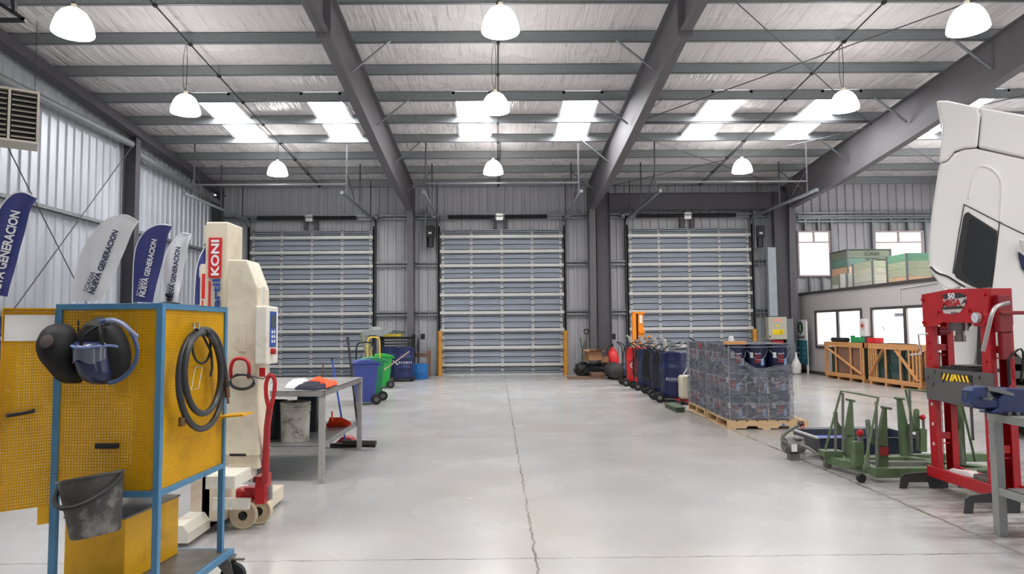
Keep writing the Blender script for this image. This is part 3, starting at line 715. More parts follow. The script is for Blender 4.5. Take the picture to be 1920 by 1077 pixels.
# welding hoods
dark_v = pm('black_leather', (15, 14, 15), .6, var=.2, dirt=(44, 40, 38), damt=.4, spec=.3)
t = thing('welding_hood', 'dark grimy rounded welding hood hanging at the left of the cart front', 'mask', at(112, 718, 3.27))
c = at(113, 664, 3.27)
def dome(rows, Y, depth, n=20):
    def fn(u, v):
        q = v*(len(rows)-1); i = min(len(rows)-2, int(q)); f = q-i; y, xl, xr = [rows[i][k]*(1-f)+rows[i+1][k]*f for k in range(3)]
        a = PI*u; x = (xl+xr)/2-math.cos(a)*(xr-xl)/2; p = at(x, y, Y); w2 = (xr-xl)/2*Y/F
        return (p.x, Y-math.sin(a)*min(depth, w2*1.3)*(.35+.65*math.sin(PI*min(.999, max(.001, v)))**.5), p.z)
    return MB().grid(fn, n, 24)
m = dome([(607, 105, 122), (612, 92, 134), (622, 84, 143), (640, 78, 148), (655, 78, 152), (672, 84, 155), (688, 95, 158), (702, 104, 160), (712, 110, 158), (719, 122, 150)], 3.30, .12); m.solid(.004); wb(m, 'shell', dark_v, t, smooth=True)
wb(MB().lathe([(.030, 0), (.032, .004), (.028, .006), (0, .005)], frame(c+V((.004, -.105, .06)), (1, 0, 0), (0, .35, 1)), 20), 'round_patch', pm('patch_brown', (66, 56, 52), .6), t, smooth=True)
blue_v = pm('blue_visor', (18, 32, 70), .25, var=.15, dirt=(20, 24, 40), damt=.6)
t = thing('air_fed_visor', 'blue visor with clear window and black head cover hanging on the cart front', 'mask', at(200, 720, 3.2))
c = at(208, 655, 3.24)
m = dome([(594, 183, 192), (600, 174, 205), (612, 160, 225), (628, 150, 236), (645, 146, 243), (665, 150, 247), (685, 158, 245), (700, 165, 240), (712, 178, 228), (720, 195, 215)], 3.31, .10); m.solid(.004); wb(m, 'head_cover', dark_v, t, smooth=True)
c = at(183, 668, 3.22)
def fnv(u, v):
    a = PI*(1.08-1.16*u); z = .045-.165*v; k = 1-.30*v
    return (c.x+math.cos(a)*.085*k, c.y-.02-math.sin(a)*.10*k, c.z+z)
m = dome([(641, 140, 207), (655, 141, 208), (675, 146, 210), (700, 153, 212), (714, 162, 208), (721, 172, 198)], 3.25, .11); m.solid(.003); wb(m, 'visor', blue_v, t, smooth=True)
def fnw(u, v):
    a = PI*(.98-.85*u); z = .038-.05*v-.02*v*math.sin(PI*u*2)**2
    return (c.x+math.cos(a)*.080, c.y-.021-math.sin(a)*.108, c.z+z)
m = MB().grid(fnw, 20, 4); m.solid(.002); wb(m, 'clear_window', pm('scuffed_clear', (84, 88, 104), .12, var=.3), t, smooth=True)
wb(MB().tube([(c.x+math.cos(a)*.09, c.y-.021-math.sin(a)*.105, c.z+.046+.004*math.sin(a*3)) for a in [PI*(1.08-1.16*i/16) for i in range(17)]], .006, 8), 'brow_band', pm('pale_blue_plastic', (104, 124, 172), .3), t, smooth=True)
for s in (-1, 1): wb(MB().tube([c+V((.02+s*.05, -.085, .05)), c+V((.02+s*.04, -.08, .10)), c+V((.03, -.04, .145)), c+V((.035, .02, .15))], .009, 6, smooth=2), 'head_strap', dark_v, t, smooth=True)
hose_b = pm('blue_grey_hose', (54, 74, 112), .4)
pts = [(188, 604), (205, 599), (222, 602), (238, 612), (250, 630), (257, 648), (258, 668), (250, 688), (238, 703), (222, 714), (205, 719)]
wb(MB().tube([at(a, b, 3.17) for a, b in pts], .010, 10, smooth=2), 'air_hose', hose_b, t, smooth=True)
wb(MB().tube([at(200, 601, 3.15), at(222, 603, 3.13), at(240, 616, 3.11), at(258, 632, 3.10)], .009, 10, smooth=2), 'upper_hose', pm('grey_hose', (112, 122, 150), .4), t, smooth=True)
# wrench chain beside the hood
m = MB()
for i in range(12): m.box(at(147, 602+i*5, 3.335), (.008 if i % 2 else .004, .004, .014))
tag(wb(m, 'key_chain', black_m), 'short dark chain hanging between the two masks on the cart', 'chain')
# hose coil on the side panel
hose_k = pm('black_hose', (42, 44, 46), .45, var=.15)
t = thing('air_hose_coil', 'thick black rubber hose coiled on the right side of the tool cart', 'hose', atx(380, 808, -1.58))
def ring(cx, cy, rx, ry, X, a0, a1, n, dx=0):
    return [atx(cx+rx*math.cos(R(a)), cy-ry*math.sin(R(a)), X+dx*(i/n)) for i, a in enumerate([a0+(a1-a0)*i/n for i in range(n+1)])]
pts = ring(377, 713, 42, 92, -1.585, 80, 440, 30, .03)+ring(380, 700, 34, 76, -1.56, 85, 430, 30, .02)
wb(MB().tube(pts, .0165, 10), 'hose', hose_k, t, smooth=True)
wb(MB().tube([atx(368, 622, -1.57), atx(392, 616, -1.56), atx(410, 640, -1.55), atx(419, 680, -1.545), atx(425, 725, -1.54)], .0165, 10, smooth=2), 'hose_end', hose_k, t, smooth=True)
wb(MB().cyl(atx(425, 722, -1.54), atx(427, 745, -1.54), .014, seg=12).cyl(atx(427, 745, -1.54), atx(428, 757, -1.54), .007, seg=10), 'coupling', pm('brass', (120, 92, 66), .35, .8), t, smooth=True)
wb(MB().cyl(atx(341, 783, -1.585), atx(341, 799, -1.585), .016, seg=12), 'coupling', pm('brass', (120, 92, 66), .35, .8), t, smooth=True)
pts = ring(378, 650, 17, 32, -1.60, 120, 460, 20, .02)+[atx(396, 660, -1.58), atx(398, 690, -1.58), atx(395, 706, -1.58)]
tag(wb(MB().tube(pts, .007, 8), 'thin_hose', hose_k, smooth=True), 'thin short black hose hanging inside the thick hose coil on the cart', 'hose')
tag(wb(MB().tube([atx(*q, -1.60) for q in ((366, 690), (358, 732), (372, 728), (379, 690), (366, 688))], .003, 6), 'wire_hook', steel_w), 'bent steel wire hook hanging inside the hose coil', 'hook')
m = MB()
for a in (364, 373): m.tube([atx(a, 606, -1.64), atx(a, 607, -1.60), atx(a, 618, -1.58), atx(a, 622, -1.57), atx(a, 616, -1.56)], .004, 6)
wb(m, 'hanger_hook', galv, t)
t = thing('spray_cap', 'small black round fitting lying on top of the tool cart', 'fitting', at(317, 571, 3.72))
wb(MB().lathe([(.0, 0), (.055, 0), (.055, .012), (.03, .018), (.012, .022), (.012, .045), (.02, .05), (.02, .062), (0, .065)], Matrix.Translation(V((at(317, 571, 3.72).x, 3.72, 1.642))), 20), 'body', black_m, t, smooth=True)

# ================================================================ MOBILE COLUMN LIFT
crm = pm('cream_enamel', (222, 212, 190), .4, var=.04, dirt=(150, 128, 96), damt=.35, dscale=4)
crm_w = pm('off_white_enamel', (226, 222, 210), .45, var=.04, dirt=(150, 128, 96), damt=.4, dscale=6)
red_p = pm('red_enamel', (176, 22, 30), .35, var=.08, dirt=(110, 16, 20), damt=.4, dscale=8)
sign_red = pm('sign_red', (208, 32, 38), .5); sign_blue = pm('sign_blue', (44, 74, 152), .5)
lift = thing('column_lift', 'cream mobile column lift with red and blue lettering behind the tool cart', 'vehicle lift', (-2.05, 5.3, 0), group='mobile column lifts')
x0 = at(384, 500, 5.2).x; x1 = at(427, 500, 5.2).x; zz = at(405, 416, 5.2).z
wb(MB().bx(x0, x1, 5.2, 5.5, .08, zz), 'mast', crm, lift, bevel=.012)
wb(MB().bx(x0-.03, x0, 5.25, 5.45, zz-.16, zz-.02).bx(x0-.045, x0-.03, 5.28, 5.30, zz-.14, zz-.04).bx(x0-.045, x0-.03, 5.34, 5.36, zz-.14, zz-.04).bx(x0-.045, x0-.03, 5.40, 5.42, zz-.14, zz-.04), 'cable_socket', crm_w, lift)
m = sil(MB(), [(427, 487), (463, 487), (483, 540), (485, 856), (418, 854)], 5.0, .26); wb(m, 'gear_cover', crm, lift, bevel=.01)
wb(sil(MB(), [(446, 605), (461, 605), (461, 660), (446, 660)], 4.997, .004), 'access_plate', crm, lift, bevel=.001)
p0 = at(404, 446, 5.195); 
wb(sil(MB(), [(391.5, 446), (416, 446), (414, 521), (390, 521)], 5.192, .006), 'red_sign', sign_red, lift)
wtext('KONI', at(403, 517, 5.19), at(403.5, 450, 5.19), .062, white_t, lift, bold=.03)
wtext('Stertil', at(405, 606, 5.19), at(405.5, 524, 5.19), .062, sign_blue, lift, bold=.03)
wb(sil(MB(), [(391, 527), (394.6, 527), (393.8, 578), (390.2, 578)], 5.192, .006), 'red_stripe', sign_red, lift)
# control box on the right of the cover
x0 = at(484, 600, 5.02).x; x1 = at(500, 600, 5.0).x
m = MB().bx(x0, x0+.085, 4.96, 5.22, at(490, 684, 5).z, at(490, 574, 5).z); wb(m, 'control_box', crm_w, lift, bevel=.012)
xf = x0+.0855
zA, zB = at(505, 652, 5).z, at(505, 584, 5).z
wb(MB().bx(xf, xf+.004, 5.02, 5.16, zA, zB), 'keypad', sign_blue, lift, bevel=.003)
wb(MB().bx(xf+.004, xf+.006, 5.04, 5.14, zA+.145, zB-.03), 'display', pm('lcd_grey', (66, 84, 92), .2), lift)
m = MB()
for i in range(3): 
    for yy in (5.065, 5.115): m.prism([(yy-.018, zA+.035+i*.035), (yy+.018, zA+.035+i*.035), (yy, zA+.06+i*.035)], xf+.004, xf+.006, Matrix(((0, 0, 1, 0), (1, 0, 0, 0), (0, 1, 0, 0), (0, 0, 0, 1))))
wb(m, 'arrow_keys', white_t, lift)
z5 = at(506, 660, 5).z
wb(MB().cyl((xf, 5.06, z5), (xf+.03, 5.06, z5), .022, seg=14), 'stop_button', red_p, lift, smooth=True)
wb(sil(MB(), [(486, 690), (497, 690), (497, 707), (486, 707)], 4.997, .004), 'warning_label', sign_red, lift)
wb(sil(MB(), [(486, 538), (498, 538), (498, 572), (486, 572)], 5.1, .004), 'info_label', white_p, lift)
# round red grab handle with coiled cable
wb(MB().tube([at(433, 709, 4.99), at(432, 690, 4.95), at(438, 674, 4.95), (at(452, 672, 4.95)), at(464, 676, 4.95), at(468, 692, 4.95), at(466, 708, 4.99)], .013, 10, smooth=2), 'cable_holder', red_p, lift, smooth=True)
pts = [at(454+24*math.cos(a)*(1-.06*(a//(2*PI))), 718+14*math.sin(a)-2*(a//(2*PI)), 4.965-.004*(a/6)) for a in [i*PI/8 for i in range(44)]]
wb(MB().tube(pts+[at(480, 707, 4.98), at(492, 712, 4.985), at(500, 706, 4.99), at(505, 700, 5.0)], .004, 6, smooth=1), 'power_cable', hose_k, lift, smooth=True)
# carriage, forks, base
wb(sil(MB(), [(433, 850), (484, 856), (485, 880), (433, 878)], 5.02, .2), 'carriage', crm, lift, bevel=.004)
wb(sil(MB(), [(430, 851), (461, 851), (461, 856), (430, 856)], 5.0, .01), 'slot', black_m, lift)
wb(MB().cyl(at(475, 880, 5.2), at(474, 905, 5.2), .018, seg=12), 'lift_ram', pm('chrome', (190, 190, 192), .15, .95), lift, smooth=True)
q0 = at(385, 918, 4.72); q1 = at(440, 900, 4.72)
wb(MB().bx(q0.x, q1.x, 4.72, 5.15, q0.z, q0.z+.085).bx(q1.x-.001, q1.x+.001, 4.78, 5.1, q0.z+.01, q0.z+.07), 'wheel_fork', crm_w, lift, bevel=.004)
a0 = at(352, 1015, 4.98); 
wb(MB().prism([(-2.31, 0.03), (-2.15, 0.03), (-2.15, .10), (-2.19, .155), (-2.31, .155)], 4.85, 6.1, Matrix(((1, 0, 0, 0), (0, 0, 1, 0), (0, 1, 0, 0), (0, 0, 0, 1)))), 'base_leg', crm_w, lift, bevel=.006)
wb(MB().bx(-1.99, -1.88, 5.50, 6.1, .03, .15).bx(-2.3, -1.88, 5.5, 5.62, .03, .14).bx(-2.3, -2.15, 5.2, 5.5, .03, .75), 'base_frame', crm, lift, bevel=.006)
wb(sil(MB(), [(398, 935), (468, 936), (466, 956), (398, 957)], 5.12, .03), 'axle_plate', crm_w, lift)
tyre = pm('cream_wheel', (206, 192, 160), .5, dirt=(120, 108, 84), damt=.5)
for (wx, wy) in ((-1.935, 5.30), (-1.86, 5.42)):
    m = MB().lathe([(.035, -.022), (.085, -.02), (.09, -.028), (.1, -.026), (.101, 0), (.1, .026), (.09, .028), (.085, .02), (.035, .022)], frame((wx, wy, .102), (1, 0, 0), (0, 0, 1)), 32, cap=False)
    for k in range(8): a = k*PI/4; m.bar((wx+.02*math.cos(a), wy, .102+.02*math.sin(a)), (wx+.09*math.cos(a), wy, .102+.09*math.sin(a)), .03, .008, (0, 1, 0))
    wh = wb(m, 'wheel', tyre, lift, smooth=True); wb(MB().cyl((wx, wy-.032, .102), (wx, wy+.032, .102), .026, seg=14), 'hub', black_m, wh, smooth=True)
# red hydraulic drawbar
m = MB().lathe([(.0, 0), (.075, 0), (.08, .02), (.078, .085), (.06, .1), (0, .1)], Matrix.Translation(V((-1.90, 5.26, .22))), 24).bx(-1.90, -1.77, 5.2, 5.30, .26, .33).bx(-1.80, -1.73, 5.15, 5.30, .22, .42)
wb(m, 'pump', red_p, lift, smooth=True)
wb(MB().cyl(at(497, 905, 5.16), at(501, 800, 5.0), .028, .024, seg=12).cyl(at(501, 800, 5.0), at(506, 762, 4.93), .024, seg=12), 'drawbar', red_p, lift, smooth=True)
loop = [at(*q, 4.92) for q in ((505, 770), (499, 745), (498, 722), (503, 706), (511, 704), (516, 715), (514, 740), (508, 765))]
wb(MB().tube(loop, .015, 8, closed=True, smooth=1), 'drawbar_grip', red_p, lift, smooth=True)
m = MB()
for i in range(9): m.tube([(-1.71+.016*math.cos(a), 5.22+.016*math.sin(a), .24+i*.012) for a in [k*PI/4 for k in range(8)]], .003, 5, closed=True)
wb(m, 'spring', galv, lift)
l2 = dup(lift, loc=(-3.52, 8.6, 0), label='second cream mobile column lift, farther back beside the feather flags')
for k in list(kids(l2)):
    if k.name.startswith('lettering'): bpy.data.objects.remove(k)
# small beige column piece behind the cart legs
tag(wb(MB().bx(-2.5, -2.42, 4.95, 5.02, 0.0, .62).bx(-2.52, -2.40, 4.93, 5.04, 0, .03), 'red_post', red_p, None), 'short red post standing behind the yellow box of the tool cart', 'post')
# ================================================================ STEEL TABLE AND WHAT IS ON IT
tab_m = pm('table_steel', (150, 150, 150), .38, .55, .14, 6, dirt=(104, 100, 96), damt=.5, dscale=5, rvar=.1)
tab_l = pm('table_painted_leg', (158, 157, 154), .5, .25, .10, 14, dirt=(112, 108, 102), damt=.5)
TX0, TX1, TY0, TY1 = -2.98, -1.70, 6.78, 8.70; TZ = .905
tb = thing('work_table', 'long bare steel work table with a lower shelf, left of the aisle', 'table', (TX1, TY0, 0))
wb(MB().bx(TX0, TX1, TY0, TY1, TZ-.004, TZ).bx(TX0, TX1, TY0, TY0+.005, TZ-.055, TZ).bx(TX0, TX1, TY1-.005, TY1, TZ-.055, TZ).bx(TX1-.005, TX1, TY0, TY1, TZ-.055, TZ).bx(TX0, TX0+.005, TY0, TY1, TZ-.055, TZ), 'table_top', tab_m, tb)
for x in (TX0+.005, TX1-.061):
    for y in (TY0+.006, TY1-.066):
        wb(MB().bx(x, x+.055, y, y+.06, 0, TZ-.005), 'leg', tab_l, tb, bevel=.003)
SZ = .365
wb(MB().bx(TX0+.06, TX1-.065, TY0+.02, TY1-.02, SZ-.004, SZ).bx(TX0+.06, TX1-.065, TY0+.02, TY0+.025, SZ-.06, SZ).bx(TX1-.066, TX1-.062, TY0+.068, TY1-.07, SZ-.06, SZ).bx(TX0+.06, TX1-.065, TY1-.025, TY1-.02, SZ-.06, SZ), 'lower_shelf', tab_m, tb)
def cloth(pix, Y, z0, hgt, name, mat, label, cat='cloth', seed=0, yd=.3):
    """crumpled cloth lying on a surface: outline of its footprint from above given in world xy"""
    cx = sum(p[0] for p in pix)/len(pix); cy = sum(p[1] for p in pix)/len(pix); n = len(pix)
    def fn(u, v):
        a = u*n; i = int(a) % n; f = a-int(a); P = V((*pix[i], 0)).lerp(V((*pix[(i+1) % n], 0)), f); P = P.lerp(V((cx, cy, 0)), v)
        w = noise.noise(V((P.x*9, P.y*9, seed)))*.5+.5; w2 = abs(noise.noise(V((P.x*22, P.y*14, seed+5))))
        return (P.x, P.y, z0+.004+min(1, v*4)**.6*(hgt*(.35+.65*w)+.02*w2)*(.75+.25*v))
    m = MB().grid(fn, 60, 16)
    def fb(u, v):
        a = u*n; i = int(a) % n; f = a-int(a); P = V((*pix[i], 0)).lerp(V((*pix[(i+1) % n], 0)), f); P = P.lerp(V((cx, cy, 0)), v); return (P.x, P.y, z0+.002)
    m.grid(fb, 60, 2)
    return tag(wb(m, name, mat, smooth=True), label, cat)
def tp(px, py): q = atz(px, py, TZ+.01); return (q.x, q.y)
cloth([tp(533, 727), tp(545, 716), tp(575, 713), tp(582, 720), tp(560, 729)], 0, TZ, .07, 'crumpled_shirt', pm('white_cloth', (222, 222, 226), .8), 'crumpled white cloth on the left of the pile on the steel table', seed=1)
cloth([tp(551, 729), tp(575, 718), tp(610, 720), tp(618, 728), tp(590, 731)], 0, TZ, .06, 'crumpled_trousers', pm('navy_cloth', (28, 30, 52), .85), 'dark navy folded work cloth between the white and orange cloths', seed=2)
cloth([tp(577, 720), tp(592, 713), tp(612, 717), tp(634, 721), tp(612, 729), tp(598, 724)], 0, TZ+.01, .07, 'safety_vest', pm('orange_cloth', (244, 86, 22), .75), 'bright orange cloth lying on the steel table', seed=3)
# bucket and dark bin on the lower shelf
pail_m = pm('mortar_pail', (190, 188, 178), .65, dirt=(70, 66, 60), damt=.85, dscale=9)
bc = at(556, 835, 7.2); bz = SZ+.002
sc_ = 7.2/1280
t = thing('plastic_pail', 'dirty off-white plastic pail under the steel table', 'bucket', (bc.x, 7.15, bz))
r1 = 27.5*7.15/1280; r0 = 25*7.15/1280; hh = .40
prof = [(0, 0), (r0, 0), (r0, .01), (r1-.006, hh-.1)]
for k in range(3): prof += [(r1-.006, hh-.10+k*.035), (r1+.002, hh-.096+k*.035), (r1+.002, hh-.085+k*.035), (r1-.005, hh-.08+k*.035)]
prof += [(r1, hh), (r1-.008, hh), (r0-.01, .02), (0, .02)]
MB().lathe(prof, seg=36).build('body', pail_m, t, smooth=True)
MB().lathe([(0, hh-.03), (r1-.012, hh-.03), (r1-.012, hh-.02), (0, hh-.02)], seg=24).build('contents', pm('dried_mortar', (120, 114, 104), .9), t)
MB().bx(-.012, .012, -r1-.012, -r1+.004, hh-.115, hh-.085).build('handle_lug', pail_m, t)
bin_k = pm('dark_plastic', (32, 38, 44), .5)
t = thing('dark_bin', 'dark open plastic bin under the steel table beside the dirty pail', 'bin', (bc.x-.33, 7.35, bz))
MB().lathe([(0, 0), (.15, 0), (.18, .36), (.19, .36), (.19, .385), (.172, .385), (.14, .02), (0, .02)], seg=28).build('body', bin_k, t, smooth=True)
wb(MB().bx(bc.x-.16, bc.x+.06, 7.75, 8.0, SZ+.001, SZ+.40), 'tool_case', bin_k, None, bevel=.01)
tag(bpy.data.objects['tool_case'], 'dark box standing behind the dirty pail under the table', 'box')
# dustpan on the shelf
org = pm('orange_plastic', (226, 62, 26), .45, dirt=(120, 40, 24), damt=.5, dscale=14)
a = atz(617, 802, SZ); t = thing('dustpan', 'orange dustpan lying on the lower shelf of the steel table', 'dustpan', (a.x, a.y, SZ))
px_ = [(616, 802), (656, 800), (652, 788), (636, 783), (617, 785)]
Yd = 7.55
wb(MB().add([atz(612, 802, SZ+.004), atz(658, 799, SZ+.004), at(655, 790, 7.95), at(640, 783, 8.0), at(618, 783, 7.95), atz(612, 802, SZ+.001), atz(658, 799, SZ+.001)], [(0, 1, 2, 3, 4), (0, 4, 3, 2, 1)]).grid(lambda u, v: tuple(atz(612+46*u, 802-3*u-8*v, SZ+.002+.05*v*v)), 10, 6), 'pan', org, t)
wb(MB().cyl(at(623, 790, 7.9), at(622.5, 772, 7.95), .009, seg=8), 'handle', org, t)
# brooms and poles behind the table
def pole(name, a, b, Y0_, Y1_, r, mat, label, cat='broom', parts=None):
    A = at(*a, Y0_); B = at(*b, Y1_); t = thing(name, label, cat, (A.x, A.y, 0)); wb(MB().cyl(A, B, r, seg=12), 'handle', mat, t, smooth=True); return t, A, B
blk = pm('black_handle', (26, 27, 32), .45)
A = atz(674, 836, .04); t = thing('push_broom', 'black push broom leaning beside the far leg of the steel table', 'broom', (A.x, A.y, 0))
B = at(652, 633, A.y+.35)
wb(MB().cyl(A+V((0, 0, .04)), B, .014, seg=12).cyl(A.lerp(B, .53), A.lerp(B, .62), .018, seg=12).cyl(A.lerp(B, .93), B, .017, seg=12), 'handle', blk, t, smooth=True)
wb(MB().bar(A+V((-.22, .03, .04)), A+V((.22, -.05, .04)), .05, .055), 'broom_head', pm('broom_wood', (70, 64, 58), .8), t, bevel=.006)
wb(MB().bar(A+V((-.21, .03, .008)), A+V((.21, -.05, .008)), .015, .05), 'bristles', pm('bristles', (44, 42, 40), .95, bump=.6, bscale=200), t)
A = at(636, 790, 8.9); B = at(623, 677, 9.1); t = thing('floor_squeegee', 'broom with a bright blue handle leaning behind the steel table', 'broom', (A.x, A.y, 0))
A0 = V((A.x+.10, 8.85, .03)); wb(MB().cyl(A0, B, .012, seg=12), 'handle', pm('blue_handle', (40, 84, 186), .4), t, smooth=True)
wb(MB().bar(A0+V((-.2, 0, .0)), A0+V((.2, .02, .0)), .05, .05), 'head', blk, t); wb(MB().cyl(B, B+(B-A0).normalized()*.03, .013, seg=10), 'end_cap', blk, t)
A = at(602, 792, 8.9); B = at(606, 681, 9.1); A0 = V((A.x-.02, 8.9, .03)); t = thing('mop', 'thin worn broom handle behind the table, left of the blue one', 'broom', (A0.x, A0.y, 0))
wb(MB().cyl(A0, B, .011, seg=12), 'handle', pm('worn_wood_handle', (96, 76, 66), .6, var=.4, scale=30), t, smooth=True)
wb(MB().blob(A0+V((0, 0, .03)), (.14, .08, .05), 3, .3, 5), 'mop_head', blk, t, smooth=True)
p = atz(648, 836, 0); t = thing('dust_scoop', 'red dustpan standing on the floor behind the table leg', 'dustpan', (p.x, p.y, 0))
wb(MB().prism([(-.17, 0), (.15, 0), (.08, .10), (-.04, .12)], 0, .18, Matrix(((1, 0, 0, p.x), (0, 0, 1, p.y-.05), (0, 1, 0, 0), (0, 0, 0, 1)))), 'pan', pm('dull_red', (176, 52, 60), .5), t, bevel=.01)

# ================================================================ BACK LEFT CLUSTER
def wheelie(x, y, rot, body, lid, label, s=1.0):
    t = thing('wheelie_bin', label, 'bin', (x, y, 0), rot, 'wheelie bins')
    w, d, h = .24*s, .27*s, .92*s
    m = MB(); lo = [(-w*.82, -d*.75), (w*.82, -d*.75), (w*.82, d*.7), (-w*.82, d*.7)]; hi = [(-w, -d), (w, -d), (w, d), (-w, d)]
    vs = [(a, b, .05) for a, b in lo]+[(a, b, h) for a, b in hi]+[(a*.93, b*.93, h) for a, b in hi]+[(a*.9, b*.9, .07) for a, b in lo]
    m.add(vs, [(3, 2, 1, 0)]+[(i, (i+1) % 4, 4+(i+1) % 4, 4+i) for i in range(4)]+[(4+i, 4+(i+1) % 4, 8+(i+1) % 4, 8+i) for i in range(4)]+[(8+i, 8+(i+1) % 4, 12+(i+1) % 4, 12+i) for i in range(4)]+[(12, 13, 14, 15)])
    m.build('body', body, t, bevel=.01)
    MB().bx(-w-.015, w+.015, -d-.02, d+.01, h-.05, h-.02).build('rim', body, t, bevel=.006)
    m = MB(); m.prism([(-d-.03, h), (d+.03, h), (d+.03, h+.035), (d*.4, h+.09), (-d*.5, h+.085), (-d-.03, h+.03)], -w-.02, w+.02, Matrix(((0, 0, 1, 0), (1, 0, 0, 0), (0, 1, 0, 0), (0, 0, 0, 1)))); m.build('lid', lid, t, bevel=.012)
    MB().cyl((-w, d+.06, h-.01), (w, d+.06, h-.01), .014, seg=10).bx(-w, -w+.03, d, d+.07, h-.03, h+.0).bx(w-.03, w, d, d+.07, h-.03, h).build('handle', body, t)
    MB().cyl((-w*1.05, d*.85, .10), (w*1.05, d*.85, .10), .01, seg=8).build('axle', black_m, t)
    for sx in (-1, 1):
        wh = MB().lathe([(.05, -.022), (.085, -.025), (.10, -.018), (.1, .018), (.085, .025), (.05, .022)], frame((sx*w*1.02, d*.85, .101), (0, 1, 0), (0, 0, 1)), 24, cap=False).build('wheel', black_m, t, smooth=True)
        MB().lathe([(.0, -.015), (.052, -.012), (.052, .012), (0, .015)], frame((sx*w*1.02, d*.85, .101), (0, 1, 0), (0, 0, 1)), 18).build('hub', pm('grey_hub', (96, 96, 100), .5), wh, smooth=True)
    return t
blue_b = pm('bin_blue', (58, 74, 148), .45, var=.05); green_b = pm('bin_teal_green', (40, 140, 92), .45, var=.05); green_c = pm('bin_bright_green', (36, 160, 62), .45, var=.05)
q = atz(688, 762, 0); wheelie(-2.70, 14.0, R(-70), blue_b, blue_b, 'blue wheelie bin, nearest of the bins beyond the steel table', .88)
wheelie(-2.70, 14.75, R(-70), green_b, green_b, 'teal green wheelie bin standing right behind the blue one', .90)
wheelie(-3.0, 17.8, R(-70), green_c, green_c, 'bright green wheelie bin in front of the navy drums', .86)
# yellow hand truck, black hand truck
def hand_truck(x, y, rot, mat, label, h=1.25, w=.22):
    t = thing('hand_truck', label, 'hand truck', (x, y, 0), rot, 'hand trucks')
    MB().tube([(-w, 0, .15), (-w, 0, h-.2), (-w*.9, .02, h-.03), (0, .03, h), (w*.9, .02, h-.03), (w, 0, h-.2), (w, 0, .15)], .018, 8, smooth=1).build('frame', mat, t, smooth=True)
    MB().cyl((-w, 0, .45), (w, 0, .45), .012, seg=8).cyl((-w, 0, .75), (w, 0, .75), .012, seg=8).cyl((-w*.4, 0, .15), (-w*.4, 0, h-.3), .012, seg=8).build('cross_bar', mat, t, smooth=True)
    MB().bx(-w, w, -.22, 0, .02, .03).build('toe_plate', mat, t)
    for s in (-1, 1): MB().lathe([(.04, -.02), (.10, -.02), (.12, 0), (.10, .02), (.04, .02)], frame((s*(w+.04), .08, .121), (0, 1, 0), (0, 0, 1)), 20, cap=False).build('wheel', black_m, t, smooth=True)
    return t
q = at(702, 640, 16.6); hand_truck(q.x, 16.5, R(20), pm('hand_truck_yellow', (236, 196, 30), .4), 'yellow hand truck standing behind the wheelie bins', 1.33, .15)
q = at(694, 650, 16.0); hand_truck(q.x-.1, 15.9, R(10), black_m, 'black tubular hand truck beside the yellow one', 1.22, .2)
for (px, Y, lab) in ((734, 21.0, 'navy drum behind the bright green wheelie bin'), (758, 20.1, 'navy drum with a white emblem left of the blue half barrel')):
    q = at(px, 700, Y); t = drum(q.x, Y, .10, .285, .89, navy_d, 'oil_drum', lab, 'navy drums in the back left corner')
    scania_ring(t, .285, .45, 'SCANIA', R(-75), .42, .06)
    if px > 740: text('O', Matrix.Translation(V((-.16, -.245, .45))) @ Matrix.Rotation(R(90), 4, 'X') , .10, .13, white_t, t, bold=.02)
    wb(MB().bx(q.x-.3, q.x+.3, Y-.3, Y+.3, .06, .095), 'deck', black_m, t)
    for sx in (-1, 1):
        for sy in (-1, 1): wb(MB().lathe([(.0, -.015), (.04, -.015), (.045, 0), (.04, .015), (0, .015)], frame((q.x+sx*.25, Y+sy*.25, .046), (1, 0, 0), (0, 0, 1)), 14), 'caster', black_m, t, smooth=True)
q = at(784, 700, 20.9); t = thing('blue_barrel', 'cut-down blue plastic barrel by the back wall column', 'barrel', (q.x, 20.9, 0))
MB().lathe([(0, 0), (.29, 0), (.305, .03), (.305, .22), (.312, .23), (.305, .24), (.31, .42), (.315, .45), (.30, .45), (.29, .05), (0, .04)], seg=32).build('body', pm('barrel_blue', (36, 112, 186), .45), t, smooth=True)
text('o', Matrix.Translation(V((-.19, -.255, .22))) @ Matrix.Rotation(R(-35), 4, 'Z') @ Matrix.Rotation(R(90), 4, 'X'), .09, .14, white_t, t, name='label')
# grey gantry arm (mobile crane) and clutter behind
crane = pm('crane_grey', (150, 158, 158), .5, .2, .08, 6)
q = at(700, 700, 20.6); t = thing('shop_crane', 'pale grey steel crane arm standing above the drums in the back left', 'crane', (q.x, 20.9, 0))
wb(sil(MB(), [(676, 629), (708, 629), (716, 631), (720, 629), (737, 620), (735, 619), (695, 619), (678, 621)], 20.9, .12), 'boom', crane, t)
wb(sil(MB(), [(697, 613), (714, 613), (714, 619), (697, 619)], 20.92, .1), 'winch_box', steel_w, t)
wb(MB().bar(at(678, 626, 20.85), at(694, 690, 20.6), .07, .09).bar(at(690, 630, 20.95), at(700, 702, 20.9), .08, .08), 'post', pm('crane_post', (140, 140, 118), .6), t)
wb(MB().bar((q.x-.3, 20.5, .05), (q.x-.3, 21.2, .05), .08, .08).bar((q.x-.3, 20.95, .05), (q.x+.05, 20.95, .05), .08, .08), 'base', crane, t)
q = at(744, 700, 21.3); t = thing('drain_rack', 'dark grimy parts rack against the back wall behind the navy drums', 'rack', (q.x, 21.4, 0))
for k in range(6):
    z0 = .75+k*.09; wb(MB().bx(q.x-.5, q.x+.5, 21.3, 21.7, z0, z0+.05), 'slat', pm('grimy_black', (54, 53, 52), .6, var=.3), t)
